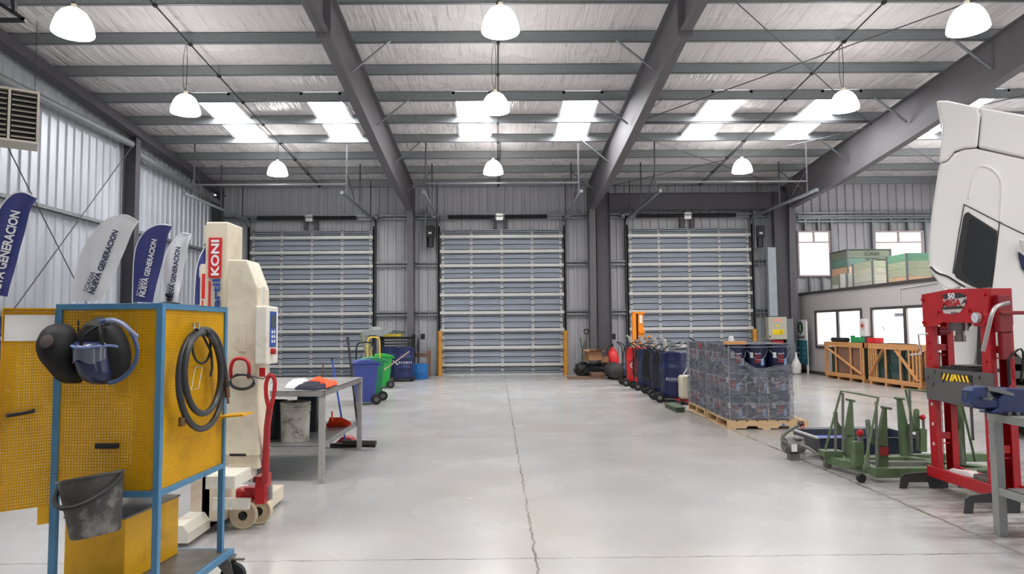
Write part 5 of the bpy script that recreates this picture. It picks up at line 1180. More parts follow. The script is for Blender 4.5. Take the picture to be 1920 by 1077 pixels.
q = at(1487, 690, 21.7); t = thing('rice_sack', 'white cloth sack with a knotted top standing beside the stand sign', 'sack', (q.x, 21.45, 0))
wb(MB().lathe([(0, 0), (.07, .0), (.13, .05), (.15, .2), (.14, .32), (.09, .42), (.045, .52), (.03, .6), (.035, .68), (0, .69)], Matrix.Translation((q.x, 21.45, 0)), 20), 'bag', white_p, t, smooth=True)

# ---- glass crates along the office wall
pine = pm('pine_wood', (206, 150, 96), .7, var=.14, scale=3, stretch=(1, .3, 4)); gl = pm('stacked_green_glass', (34, 64, 62), .08, spec=.7, var=.3, scale=2)
paper = pm('printed_brown_paper', (136, 102, 84), .7, var=.35, scale=30)
XF, XB_ = 9.63, 9.95
def gcrate(ya, yb, label, uprights, diags, inner):
    """ya near, yb far"""
    t = thing('glass_crate', label, 'crate', ((XF+XB_)/2, (ya+yb)/2, 0), group='timber crates of window glass'); h = 1.05
    def yp(f): return yb+(ya-yb)*f      # f from the far end, as seen left to right
    wb(MB().bx(XF, XF+.03, ya, yb, h-.13, h).bx(XB_-.03, XB_, ya, yb, h-.13, h).bx(XF, XB_, ya, ya+.03, h-.13, h-.001).bx(XF, XB_, yb-.03, yb, h-.13, h-.001), 'top_rail', pine, t)
    wb(MB().bx(XF, XF+.03, ya, yb, .08, .19).bx(XB_-.03, XB_, ya, yb, .08, .19).bx(XF+.03, XB_-.03, ya, yb, .08, .10), 'bottom_rail', pine, t)
    for f, w2 in uprights:
        y = yp(f); wb(MB().bx(XF+.004, XF+.026, y-w2/2, y+w2/2, .19, h-.13).bx(XB_-.026, XB_-.004, y-w2/2, y+w2/2, .19, h-.13), 'upright', pine, t)
    for f0, z0, f1, z1_ in diags: wb(MB().bar((XF-.008, yp(f0), z0), (XF-.008, yp(f1), z1_), .075, .018), 'diagonal_brace', pine, t)
    for f in (.04, .35, .66, .96): y = yp(f); wb(MB().bx(XF+.01, XB_-.01, y-.05, y+.05, 0, .08), 'foot_block', pine, t)
    for x0, x1, f0, f1, mt in inner: wb(MB().bx(x0, x1, yp(f1), yp(f0), .12, h-.14), 'glass_stack' if mt is gl else 'paper_wrapping', mt, t)
    return t
gcrate(17.95, 20.1, 'left timber crate with brown paper and one long diagonal brace by the office wall', [(.03, .09), (.08, .05), (.30, .08), (.68, .08), (.93, .06), (.98, .07)], [(.05, .90, .95, .22)],
       [(9.72, 9.86, .12, .97, gl), (9.69, 9.715, .32, .94, paper)])
gcrate(15.55, 17.75, 'right timber crate of dark green glass with two diagonal braces by the office wall', [(.02, .06), (.07, .06), (.12, .06), (.17, .06), (.36, .07), (.64, .07), (.80, .06), (.87, .06), (.93, .06), (.985, .06)], [(.05, .22, .33, .90), (.58, .90, .96, .22)], [(9.70, 9.86, .16, .80, gl)])
t = wb(MB().cyl((9.72, 18.9, 1.115), (9.72, 19.75, 1.115), .062, seg=16), 'rubber_roll', black_m, None, smooth=True); tag(t, 'black rolled mat lying on the left glass crate', 'roll')
tag(wb(MB().bx(9.70, 9.86, 18.3, 18.6, 1.052, 1.20).bx(9.70, 9.8, 18.65, 18.72, 1.052, 1.24), 'green_tin', pm('green_tin', (38, 156, 92), .5), None, bevel=.01), 'small green container on the left glass crate', 'container')
tag(wb(MB().bx(9.68, 9.9, 17.45, 17.85, 1.052, 1.19), 'red_box', sign_red, None, bevel=.006), 'small red box on the right glass crate', 'box')
tag(wb(MB().bx(9.66, 9.92, 16.1, 17.3, 1.052, 1.062).bx(9.67, 9.80, 16.4, 16.9, 1.063, 1.075), 'timber_offcut', trim_d, None), 'dark flat strip lying on the right glass crate', 'strip')

# ================================================================ PALLETS, PAILS AND STRETCH WRAP
pal_w = pm('pallet_wood', (204, 174, 134), .75, var=.12, scale=3, stretch=(.4, 3, 3), dirt=(150, 120, 90), damt=.4)
PR = R(-3)
def pallet(x, y, label, first=None):
    if first: return dup(first, (x, y, 0), PR, label)
    t = thing('wooden_pallet', label, 'pallet', (x, y, 0), PR, 'pallets under the wrapped pails'); L_, D2 = 1.16, 1.2
    for yy in (0, D2/2-.02, D2-.045):
        MB().prism([(0, .015), (.26, .015), (.29, .05), (.42, .05), (.45, .015), (.72, .015), (.75, .05), (.88, .05), (.91, .015), (L_, .015), (L_, .115), (0, .115)], 0, .045, Matrix(((1, 0, 0, 0), (0, 0, 1, yy), (0, 1, 0, 0), (0, 0, 0, 1)))).build('stringer', pal_w, t)
    for i in range(8): MB().bx(i*.147, i*.147+.125, 0, D2, .115, .135).build('deck_board', pal_w, t)
    for x0 in (0, .50, 1.04): MB().bx(x0, x0+.12, 0, D2, 0, .015).build('bottom_board', pal_w, t)
    MB().cyl((.80, -.004, .07), (.80, -.001, .07), .02, seg=14).build('blue_mark', pm('blue_mark', (58, 130, 196), .5), t)
    return t
P1 = pallet(3.37, 10.08, 'nearer wooden pallet, with a blue dot on its front, under the torn wrapped pails')
P2 = pallet(3.44, 11.42, 'farther wooden pallet, right behind the nearer one', P1)
for k in list(kids(P2)):
    if k.name.startswith('blue_mark'): bpy.data.objects.remove(k)
pail_b = pm('navy_pail', (28, 34, 66), .35, var=.05); lab_r = pm('label_red', (140, 28, 42), .5); blob_b = pm('label_pale_blue', (138, 168, 206), .5, var=.3, scale=20)
def make_pail():
    t = thing('oil_pail', 'navy oil pail', 'pail', (0, 0, 0), group='oil pails on the pallets')
    MB().lathe([(0, 0), (.135, 0), (.138, .01), (.150, .30), (.156, .30), (.156, .315), (.15, .32), (.151, .345), (.158, .348), (.158, .366), (.14, .368), (.135, .355), (0, .355)], seg=28).build('body', pail_b, t, smooth=True)
    MB().tube([(.158*math.cos(a), .158*math.sin(a)-.004, .30-.16*abs(math.sin(a))**2) for a in [PI+PI*i/12 for i in range(13)]], .003, 5).build('wire_handle', steel_w, t)
    def patch(a0, a1, z0, z1_, r, mat, name):
        m = MB(); m.lathe([(r, z0), (r+.004, z1_)], None, 6, R(a0), R(a1), cap=False); return m.build(name, mat, t)
    patch(-112, -84, .10, .21, .1475, lab_r, 'red_label'); patch(-80, -60, .06, .16, .147, blob_b, 'blue_label'); patch(-140, -122, .17, .25, .149, white_p, 'sticker')
    text('Scania Oil', Matrix.Translation((-.02, -.153, .235)) @ Matrix.Rotation(R(90), 4, 'X'), .085, .022, white_t, t)
    text('E7', Matrix.Translation((-.02, -.1535, .165)) @ Matrix.Rotation(R(90), 4, 'X'), .05, .04, pm('label_text_dark', (40, 20, 30), .5), t)
    return t
pr0 = make_pail(); used_p = False
def put_pail(P, i, j, k, face, label):
    global used_p
    M = rz(PR, P.location); c = M @ V((.165+i*.318, .145+j*.318, .1352+k*.3682)); r = PR+face
    if not used_p: pr0.location = c; pr0.rotation_euler = (0, 0, r); pr0['label'] = label; used_p = True; return pr0
    return dup(pr0, c, r, label)
colw = ['left', 'middle', 'right']; tiers = ['bottom', 'middle', 'top']; roww = ['front', 'second', 'third', 'rearmost']
random.seed(3)
for pi, P in enumerate((P1, P2)):
    pal = ('the nearer pallet', 'the farther pallet')[pi]
    for k in range(3):
        for j in range(4):
            for i in range(3):
                vis = (pi == 0 and j == 0) or i == 0 or k == 2
                if not vis: continue
                face = R(-55+random.uniform(-15, 15)) if i == 0 and j > 0 else R(random.uniform(-22, 22))
                put_pail(P, i, j, k, face, 'navy oil pail on %s, %s column, %s row, %s tier' % (pal, colw[i], roww[j], tiers[k]))
# stretch film
film = bpy.data.materials.new('stretch_film'); film.use_nodes = True
def filmmat(m):
    N = m.node_tree.nodes; L = m.node_tree.links; b = N['Principled BSDF']; tc = N.new('ShaderNodeTexCoord')
    b.inputs['Base Color'].default_value = lin((150, 152, 160)); b.inputs['Roughness'].default_value = .16
    def noi(sc, st, dist=0, det=5):
        mp = N.new('ShaderNodeMapping'); mp.inputs['Scale'].default_value = st; L.new(tc.outputs['Object'], mp.inputs[0])
        n = N.new('ShaderNodeTexNoise'); n.inputs['Scale'].default_value = sc; n.inputs['Detail'].default_value = det; n.inputs['Distortion'].default_value = dist; L.new(mp.outputs[0], n.inputs['Vector']); return n.outputs['Fac']
    r = N.new('ShaderNodeMapRange'); r.inputs[1].default_value = .44; r.inputs[2].default_value = .72; r.inputs[3].default_value = .32; r.inputs[4].default_value = .85; L.new(noi(5, (1, 1, 3), 1.6, 7), r.inputs[0]); L.new(r.outputs[0], b.inputs['Alpha'])
    bp = N.new('ShaderNodeBump'); bp.inputs['Strength'].default_value = .9; bp.inputs['Distance'].default_value = .03; L.new(noi(9, (1, 1, 2.5), 2.0, 6), bp.inputs['Height']); L.new(bp.outputs[0], b.inputs['Normal'])
filmmat(film)
def wrap(P, label, torn):
    t = thing('stretch_wrap', label, 'plastic wrap', tuple(P.location), PR, 'stretch wrap round the pails')
    x0, x1, y0, y1 = -.012, .98, -.03, 1.27; zb3, zt3 = .15, 1.255
    per = []
    def seg(a, b, n):
        for i in range(n): f = i/n; per.append((a[0]+(b[0]-a[0])*f, a[1]+(b[1]-a[1])*f))
    c = .06
    seg((x0+c, y0), (x1-c, y0), 22); seg((x1-c, y0), (x1, y0+c), 2); seg((x1, y0+c), (x1, y1-c), 22); seg((x1, y1-c), (x1-c, y1), 2); seg((x1-c, y1), (x0+c, y1), 22); seg((x0+c, y1), (x0, y1-c), 2); seg((x0, y1-c), (x0, y0+c), 22); seg((x0, y0+c), (x0+c, y0), 2)
    n = len(per); nz = 26; m = MB(); vs = []
    for j in range(nz+1):
        for i, (x, y) in enumerate(per):
            z = zb3+(zt3-zb3)*j/nz
            if torn and y < .1:
                u = (x-x0)/(x1-x0); top = zt3-.02 if u < .02 else max(.90+.03*math.sin(x*9), zt3-.05-(u/.42)*.40)
                z = zb3+(top-zb3)*j/nz
            waist = -.012*math.sin(PI*((z-.14) % .368)/.368)
            d = .010*noise.noise(V((x*7, y*7, z*11)))+waist*.6
            cx, cy = (x0+x1)/2, (y0+y1)/2; v = V((x-cx, y-cy, 0)); v.normalize(); vs.append((x+v.x*d, y+v.y*d, z))
    m.add(vs, [(j*n+i, j*n+(i+1) % n, (j+1)*n+(i+1) % n, (j+1)*n+i) for j in range(nz) for i in range(n)])
    m.build('film', film, t, smooth=True)
    if torn:
        m = MB()
        pts = [(x0+.02, y0-.01, zt3-.06), (.12, y0-.03, 1.12), (.25, y0-.035, 1.0), (.38, y0-.04, .90), (.5, y0-.035, .88), (.7, y0-.03, .93), (x1-.02, y0-.02, .95)]
        for k in range(4): m.tube([(p[0], p[1]-.004*k, p[2]-.018*k+.012*noise.noise(V((p[0]*6, k, 0)))) for p in pts], .006, 5, smooth=2)
        m.tube([(.38, y0-.045, .90), (.44, y0-.05, .72), (.45, y0-.045, .5), (.44, y0-.04, .38)], .01, 6, smooth=2)
        m.tube([(.10, y0-.03, .62), (.2, y0-.035, .50), (.32, y0-.03, .40)], .005, 5)
        m.build('twisted_strand', film, t, smooth=True)
        def crum(u, v): 
            x = .36+.20*u; z = .62+.28*v; return (x+.02*math.sin(v*9), y0-.035-.03*abs(math.sin(u*9+v*5)), z)
        MB().grid(crum, 14, 14).build('loose_flap', film, t, smooth=True)
        MB().tube([(x0+.02, y0-.012, zt3-.05), (.5, y0-.02, zt3-.055), (x1-.02, y0-.012, zt3-.04)], .008, 5).build('top_strand', film, t, smooth=True)
    for x in ((.02, .98) if torn else (.02,)): MB().tube([(x, y0-.035, .14), (x, y0-.035, 1.26)], .003, 4).build('string', steel_w, t)
    return t
wrap(P1, 'torn transparent stretch wrap round the pails on the nearer pallet', True)
wrap(P2, 'intact transparent stretch wrap round the pails on the farther pallet', False)
M = rz(PR, P1.location); zt_p = .1352+3*.3682
tag(wb(MB().bx(-.01, .30, 0, .09, zt_p+.002, zt_p+.05, M), 'wooden_batten', pine, None), 'short wooden batten on the front left edge of the nearer pail stack', 'batten')
tag(wb(MB().bx(.33, .97, .02, .9, zt_p+.002, zt_p+.010, M), 'slip_sheet', film, None), 'thin plastic sheet lying over the nearer pail stack', 'sheet')
c = M @ V((.24, .55, zt_p+.003)); t = thing('funnel', 'white cone-shaped cap standing on top of the pails', 'funnel', tuple(c))
MB().lathe([(0, .0), (.075, 0), (.078, .008), (.045, .022), (.035, .10), (.022, .118), (0, .12)], seg=24).build('body', white_p, t, smooth=True)
M2 = rz(PR, P2.location); t = wb(MB().bx(-.022, -.018, .1, .2, zt_p-.10, zt_p-.0, M2), 'arrow_label', sign_red, None); tag(t, 'small red and white arrow label on the farther wrapped stack', 'label')
# white pump cart behind the pallets and green tray
q = at(1289, 700, 13.5); t = thing('oil_extractor', 'small white tank cart with black hoses between the navy drum and the pallets', 'pump cart', (q.x, 13.5, 0))
wb(MB().bx(q.x-.16, q.x+.14, 13.35, 13.65, .09, .56), 'tank', pm('tank_white', (214, 208, 186), .5), t, bevel=.05, bseg=3)
wb(MB().tube([(q.x-.15, 13.3, .56), (q.x, 13.3, .8), (q.x+.02, 13.3, 1.1)], .012, 6, smooth=1), 'lance', steel_w, t, smooth=True)
wb(MB().tube([(q.x-.1, 13.3, 1.2), (q.x+.05, 13.3, 1.15), (q.x+.12, 13.3, .9), (q.x+.05, 13.3, .7), (q.x-.05, 13.3, .6)], .016, 6, smooth=2).tube([(q.x+.0, 13.35, 1.3), (q.x+.18, 13.35, 1.2), (q.x+.2, 13.35, .95), (q.x+.1, 13.35, .8)], .016, 6, smooth=2).tube([(q.x-.05, 13.28, .55), (q.x+.1, 13.28, .45), (q.x+.16, 13.28, .3)], .014, 6, smooth=1), 'hose', hose_k, t, smooth=True)
wb(MB().bx(q.x-.2, q.x+.3, 13.3, 13.7, .06, .088).bar((q.x+.2, 13.35, .09), (q.x+.2, 13.35, 1.1), .03, .03), 'frame', red_p, t)
for s in (-.17, .24): wb(MB().cyl((q.x+s-.02, 13.32, .06), (q.x+s+.02, 13.32, .06), .06, seg=14), 'wheel', black_m, t, smooth=True)
q = atz(1276, 775, 0); tag(wb(MB().bx(q.x-.05, q.x+.1, q.y+.1, q.y+.9, .0, .07).bx(q.x-.07, q.x+.12, q.y+.08, q.y+.92, .07, .085), 'green_ramp', pm('dull_green_steel', (70, 86, 62), .6), None), 'low dull green steel piece on the floor left of the pallets', 'ramp')

# ================================================================ OIL TRAY
nav = pm('navy_tray', (30, 36, 54), .4, var=.2); gm = pm('motor_grey', (112, 110, 106), .5, .3, .2, 12)
t = thing('oil_drain_tray', 'large dark navy wheeled drain tray behind the green wheel dollies', 'tray', (4.1, 8.0, 0))
m = MB(); x0, x1, y0, y1, zt4, zb4, e = 3.56, 4.75, 7.62, 8.32, .26, .07, .04
vs = [(x0+e, y0+e, zb4), (x1-e, y0+e, zb4), (x1-e, y1-e, zb4), (x0+e, y1-e, zb4), (x0, y0, zt4), (x1, y0, zt4), (x1, y1, zt4), (x0, y1, zt4), (x0+.03, y0+.03, zt4), (x1-.03, y0+.03, zt4), (x1-.03, y1-.03, zt4), (x0+.03, y1-.03, zt4), (x0+e+.03, y0+e+.03, zb4+.02), (x1-e-.03, y0+e+.03, zb4+.02), (x1-e-.03, y1-e-.03, zb4+.02), (x0+e+.03, y1-e-.03, zb4+.02)]
m.add(vs, [(3, 2, 1, 0)]+[(i, (i+1) % 4, 4+(i+1) % 4, 4+i) for i in range(4)]+[(4+i, 4+(i+1) % 4, 8+(i+1) % 4, 8+i) for i in range(4)]+[(8+i, 8+(i+1) % 4, 12+(i+1) % 4, 12+i) for i in range(4)]+[(12, 13, 14, 15)])
wb(m, 'pan', nav, t); wb(MB().bx(x0+.12, x0+.5, y0+.1, y0+.4, zb4+.021, zt4-.03), 'blue_container', pm('container_blue', (46, 66, 160), .4), t, bevel=.01)
wb(MB().bar((x0-.02, y0, zt4+.005), (x0-.02, y1, zt4+.005), .03, .02).bar((x0, y1+.01, zt4+.012), (x1, y1+.01, zt4+.012), .02, .02), 'rim_tube', steel_w, t)
for a, b in ((x0+.08, y0+.06), (x1-.1, y0+.06), (x0+.08, y1-.08), (x1-.1, y1-.08)): wb(MB().cyl((a, b-.015, .035), (a, b+.015, .035), .035, seg=14), 'caster', black_m, t, smooth=True)
c = at(1487, 836, 7.75); pt = thing('transfer_pump', 'grey electric pump motor with a bent pipe beside the drain tray', 'pump', (c.x, 7.75, 0))
wb(MB().cyl((c.x-.09, 7.75, c.z), (c.x+.10, 7.75, c.z), .085, seg=24).cyl((c.x-.11, 7.75, c.z), (c.x-.09, 7.75, c.z), .07, seg=20).bx(c.x-.05, c.x+.05, 7.70, 7.80, .0, c.z-.08), 'motor', gm, pt, smooth=True)
m = MB()
for k in range(9): m.bx(c.x+.005+k*.010, c.x+.009+k*.010, 7.66, 7.84, c.z+.085, c.z+.10)
wb(m, 'cooling_fin', steel_w, pt); wb(MB().bx(c.x-.06, c.x+.0, 7.645, 7.66, c.z-.05, c.z+.03), 'nameplate', white_p, pt)
wb(MB().tube([at(1475, 835, 7.7), at(1467, 830, 7.7), at(1466, 820, 7.75), at(1474, 812, 7.8), at(1490, 802, 7.85), at(1500, 797, 7.9)], .017, 10, smooth=2), 'bent_pipe', pm('pipe_dark', (84, 84, 76), .45, .4), pt, smooth=True)
wb(MB().tube([at(1502, 836, 7.6), at(1512, 838, 7.5), at(1525, 847, 7.4), at(1538, 857, 7.35), at(1548, 862, 7.35)], .016, 10, smooth=2), 'outlet_hose', pm('hose_grey', (110, 106, 100), .5), pt, smooth=True)
wb(MB().blob(tuple(at(1501, 795, 7.9)), (.035, .035, .03), 2, .4, 3), 'gear_box', pm('dark_brown_box', (58, 42, 40), .5), pt)
wb(MB().tube([at(1506, 790, 7.88), at(1508, 798, 7.88), at(1505, 806, 7.88), at(1501, 800, 7.88)], .006, 6, smooth=2), 'red_wire', sign_red, pt, smooth=True)

# ================================================================ GREEN WHEEL DOLLIES
gg = pm('dolly_green', (88, 108, 76), .45, var=.08, dirt=(52, 64, 46), damt=.5, dscale=10); gg2 = pm('dolly_worn_steel', (120, 122, 116), .45, .4, .15, 12); wh_g = pm('dolly_caster', (120, 114, 106), .6, var=.2)
def Z(px, o=(1460, 720), s=5.387): return (o[0]+px[0]/s, o[1]+px[1]/s)
def zs_(L): return [Z(p) for p in L]
def post(t, Y, main, hook, tbar, rollers):
    wb(sil(MB(), zs_(main), Y, .05), 'post', gg, t, bevel=.003)
    wb(sil(MB(), zs_(hook), Y-.012, .012), 'hook_plate', gg, t)
    a, b = zs_(tbar); A, B = at(*a, Y-.02), at(*b, Y+.03); wb(MB().cyl(A, B, .013, seg=10), 'top_bar', gg, t, smooth=True)
    for (p, q) in rollers: A, B = at(*Z(p), Y-.05), at(*Z(q), Y-.03); wb(MB().cyl(A, B, .013, seg=12), 'roller', gg2, t, smooth=True)
d1 = thing('wheel_dolly', 'green wheel dolly with a tube handle and red jack knob, left and nearer one', 'wheel dolly', (3.75, 6.95, 0), group='green wheel dollies')
post(d1, 7.2, [(735, 175), (750, 175), (765, 480), (790, 770), (690, 770), (690, 440), (712, 300)], [(555, 290), (570, 278), (595, 285), (600, 380), (625, 425), (665, 440), (720, 430), (740, 520), (640, 520), (590, 500), (562, 440)], ((685, 158), (765, 175)), (((575, 300), (575, 690)), ((648, 90), (650, 690))))
post(d1, 6.66, [(1072, 250), (1095, 250), (1105, 600), (1112, 870), (1015, 870), (1020, 520), (1045, 380)], [(880, 370), (900, 360), (925, 370), (935, 480), (960, 530), (1000, 545), (1060, 530), (1085, 620), (975, 625), (930, 590), (890, 500)], ((1038, 236), (1135, 252)), (((905, 380), (905, 845)), ((985, 180), (990, 840))))
hp_ = [((470, 670), 7.15), ((520, 480), 7.15), ((630, 72), 7.1), ((830, 104), 6.9), ((1005, 140), 6.6), ((940, 470), 6.55), ((862, 858), 6.5)]
wb(MB().tube([at(*Z(p), y) for p, y in hp_], .012, 8), 'handle', gg, d1, smooth=True)
# base beams on the floor
def fbeam(t, a, b, w2, z0, z1_, name='base_beam', mat=None):
    A, B = V((a[0], a[1], 0)), V((b[0], b[1], 0)); wb(MB().bar(A+V((0, 0, (z0+z1_)/2)), B+V((0, 0, (z0+z1_)/2)), z1_-z0, w2, (0, 0, 1)) if False else MB().bx(0, (B-A).length, -w2/2, w2/2, z0, z1_, frame(A, B-A, V((0, 0, 1)).cross((B-A).normalized()))), name, mat or gg, t, bevel=.004)
fbeam(d1, (3.50, 7.33), (3.72, 6.60), .10, .05, .13); fbeam(d1, (3.60, 6.62), (4.42, 6.62), .09, .05, .14); fbeam(d1, (3.55, 7.24), (4.25, 7.24), .09, .05, .13)
fbeam(d1, (3.80, 7.05), (4.35, 7.0), .06, .07, .12, 'cross_tube', gg2)
wb(MB().bx(3.42, 3.62, 7.22, 7.36, .13, .19), 'corner_plate', gg, d1)
wb(sil(MB(), zs_([(770, 590), (862, 590), (868, 850), (775, 850)]), 6.82, .09), 'jack_housing', gg, d1, bevel=.004)
A = at(*Z((820, 590)), 6.86); B = at(*Z((822, 520)), 6.86); wb(MB().cyl(A, B, .028, seg=12), 'jack_ram', gg2, d1, smooth=True)
wb(MB().blob(tuple(at(*Z((820, 495)), 6.84)), (.036, .03, .036), 2, .25, 2), 'red_knob', red_p, d1, smooth=True)
wb(sil(MB(), zs_([(1022, 640), (1108, 640), (1108, 728), (1022, 728)]), 6.64, .008), 'red_plate', pm('plate_red', (140, 36, 36), .5), d1)
for (a, y, r) in (((1549, 877), 7.30, .048), ((1607, 902), 6.62, .045)):
    q = atz(*a, 0); wh = wb(MB().lathe([(.0, -.018), (r*.8, -.02), (r, -.012), (r, .012), (r*.8, .02), (0, .018)], frame((q.x, y, r), (1, 0, 0), (0, 0, 1)), 22), 'caster', wh_g if y > 7 else black_m, d1, smooth=True)
d2 = thing('wheel_dolly', 'green wheel dolly partly behind the red press, right and farther one', 'wheel dolly', (4.6, 7.1, 0), group='green wheel dollies')
post(d2, 7.28, [(1215, 160), (1250, 160), (1300, 380), (1335, 560), (1330, 745), (1250, 745), (1232, 480)], [(1290, 400), (1330, 415), (1362, 390), (1370, 260), (1390, 250), (1420, 262), (1428, 440), (1390, 485), (1310, 490)], ((1173, 146), (1270, 154)), (((1322, 60), (1345, 690)), ((1405, 480), (1410, 670))))
wb(MB().tube([at(*Z((1360, 400)), 7.2), at(*Z((1280, 55)), 7.2), at(*Z((1480, 75)), 6.95), (at(1800, 742, 6.7)), at(1829, 866, 6.7)], .012, 8), 'handle', gg, d2, smooth=True)
Y6 = 6.75
wb(sil(MB(), [(1797, 760), (1806, 760), (1812, 872), (1786, 872), (1786, 830)], Y6, .05), 'post', gg, d2)
wb(sil(MB(), [(1784, 822), (1796, 820), (1799, 800), (1796, 782), (1800, 780), (1808, 783), (1809, 830), (1800, 843), (1784, 845)], Y6-.012, .012), 'hook_plate', gg, d2)
wb(MB().cyl(at(1788, 755, 6.8), at(1791, 868, 6.8), .018, seg=10).cyl(at(1803, 840, 6.7), at(1804, 872, 6.7), .018, seg=10), 'roller', gg2, d2, smooth=True)
fbeam(d2, (4.30, 7.30), (4.75, 6.72), .10, .06, .12); fbeam(d2, (4.36, 7.05), (4.45, 6.64), .08, .06, .12); fbeam(d2, (4.42, 6.62), (4.95, 6.62), .09, .05, .12); fbeam(d2, (4.40, 7.34), (5.2, 7.34), .09, .05, .13)
wb(sil(MB(), zs_([(1437, 460), (1498, 460), (1500, 690), (1437, 690)]), 7.2, .09), 'jack_housing', gg, d2)
wb(MB().cyl(at(*Z((1465, 460)), 7.24), at(*Z((1462, 370)), 7.24), .014, seg=10), 'jack_ram', gg2, d2, smooth=True)
wb(MB().blob(tuple(at(*Z((1455, 338)), 7.24)), (.03, .03, .032), 2, .25, 2), 'red_knob', red_p, d2, smooth=True)
for a in ((1814, 882, 6.62), (1700, 868, 7.2)):
    q = atz(a[0], a[1], 0); wb(MB().lathe([(.0, -.018), (.04, -.02), (.05, 0), (.04, .02), (0, .018)], frame((q.x, a[2], .05), (1, 0, 0), (0, 0, 1)), 20), 'caster', wh_g, d2, smooth=True)

# ================================================================ HYDRAULIC PRESS
pr_r = pm('press_red', (168, 16, 28), .4, var=.05, dirt=(120, 16, 22), damt=.3, dscale=5); pr_g = pm('press_grey', (88, 86, 86), .5, .1, .08, 6); pr_k = pm('press_foot_black', (52, 51, 52), .5)
ps = thing('hydraulic_press', 'large red shop press with grey bed and black feet on the right', 'press', (4.08, 5.95, 0))
XF_, XR_ = 3.98, 4.17
def xprism(m, pix, X, th):
    p = [atx(a, b, X) for a, b in pix]; return m.prism([(q.y, q.z) for q in p], 0, th, Matrix(((0, 0, 1, X), (1, 0, 0, 0), (0, 1, 0, 0), (0, 0, 0, 1))))
head = [(1727.5, 552.5), (1779, 542.7), (1855, 540.5), (1850, 614), (1826, 612), (1822, 606), (1765, 604.6), (1758, 611), (1731, 614)]
for X in (XF_-.012, XR_+.0): wb(xprism(MB(), head, X, .012), 'head_plate', pr_r, ps, bevel=.002)
pf = atx(1731, 580, XF_).y; pn = atx(1855, 580, XF_).y
wb(MB().bx(XF_, XR_, pn, pn+.012, 1.5, 1.795).bx(XF_, XR_, pn+.012, pf-.3, 1.788, 1.796), 'head_end', pr_r, ps)
wb(MB().bx(XF_, XR_, pf-.012, pf, 1.5, 1.775), 'head_end', pr_r, ps)
for X in (XF_, XR_-.05):
    for Y in (pn+.015, pf-.115):
        m = MB(); xa = X if X == XF_ else XR_-.002
        m.bx(xa, xa+.008, Y, Y+.10, .13, 1.55).bx(XF_+.008 if X == XF_ else X, XF_+.05 if X == XF_ else XR_-.002, Y, Y+.008, .13, 1.55).bx(XF_+.008 if X == XF_ else X, XF_+.05 if X == XF_ else XR_-.002, Y+.092, Y+.10, .13, 1.55)
        po = wb(m, 'upright', pr_r, ps)
        for z in (.42, .60, .78): wb(MB().cyl((xa-.0015, Y+.05, z), (xa+.0095, Y+.05, z), .016, seg=14), 'pin_hole', pm('pale_hole', (196, 190, 188), .6), po)
        for z in (1.2, 1.34): wb(MB().cyl((xa-.01, Y+.05, z), (xa, Y+.05, z), .012, seg=6), 'bolt', pr_r, po)
for Y in (pn+.06, pf-.07):
    for z in (.50, 1.30): wb(MB().bx(XF_+.05, XR_-.05, Y-.03, Y-.02, z-.03, z+.03).bx(XF_+.05, XR_-.05, Y-.025, Y-.015, z-.075, z-.065), 'tie_plate', pr_r, ps)
# bed
bed = [(1733, 689.5), (1862.5, 701), (1862, 762), (1832, 757), (1830, 766), (1800, 762), (1760, 752), (1738, 748)]
for X in (XF_-.035, XR_+.02): wb(xprism(MB(), bed, X, .012), 'bed_plate', pr_g, ps, bevel=.002)
bn, bf = atx(1862, 700, XF_-.03).y, atx(1733, 690, XF_-.03).y
wb(MB().bx(XF_-.02, XR_+.02, bn+.25, bf-.2, 1.105, 1.135).bx(XF_-.02, XR_+.02, bn+.3, bf-.35, 1.137, 1.155), 'bed_bar', pm('bed_dark', (48, 48, 48), .45, .4), ps)
for a in ((1740, 707), (1752, 697), (1750, 719), (1768, 714), (1836, 707), (1822, 721)): c = atx(a[0], a[1], XF_-.036); wb(MB().cyl(c, c+V((-.012, 0, 0)), .014, seg=6), 'bolt', pr_g, ps)
hz = MB(); yl = pm('hazard_yellow', (250, 206, 14), .45)
wb(xprism(MB(), [(1764, 699), (1823, 705), (1824, 720), (1764, 713)], XF_-.0365, .001), 'hazard_plate', black_m, ps)
for k in range(7):
    f = k/7; x = 1767+52*f; y = 700.5+5*f; s = 3.5 if k < 3 else (-3.5 if k > 3 else 0)
    if k == 3: pts = [(x-1, y), (x+2.5, y), (x+6.5, y+13), (x+3, y+13), (x+.8, y+6), (x-2.5, y+13), (x-5, y+13)]
    else: pts = [(x+s*.6, y), (x+s*.6+3.4, y+.3), (x-s*.6+3.4, y+13.3), (x-s*.6, y+13)]
    xprism(hz, pts, XF_-.038, .0015)
wb(hz, 'hazard_stripe', yl, ps)
# ram, gauge, lever, pump, crank, decal
xc = (XF_+XR_)/2; c = atx(1800, 609, xc)
wb(MB().cyl((xc, c.y, 1.47), (xc, c.y, 1.55), .085, seg=28).cyl((xc, c.y, 1.45), (xc, c.y, 1.47), .078, seg=28).cyl((xc, c.y, 1.41), (xc, c.y, 1.45), .038, seg=20).cyl((xc, c.y, 1.355), (xc, c.y, 1.41), .048, seg=24), 'ram', pm('ram_steel', (122, 116, 112), .3, .8), ps, smooth=True)
g = atx(1834.5, 596, XF_-.02)
gu = wb(MB().cyl(g, g+V((-.03, 0, 0)), .044, seg=28), 'pressure_gauge', steel_w, ps, smooth=True)
wb(MB().cyl(g+V((-.0305, 0, 0)), g+V((-.032, 0, 0)), .037, seg=28), 'dial', pm('dial_pale', (206, 220, 230), .3), gu)
wb(MB().bar(g+V((-.0335, -.01, -.012)), g+V((-.0335, .016, .018)), .003, .002, (1, 0, 0)), 'needle', sign_red, gu)
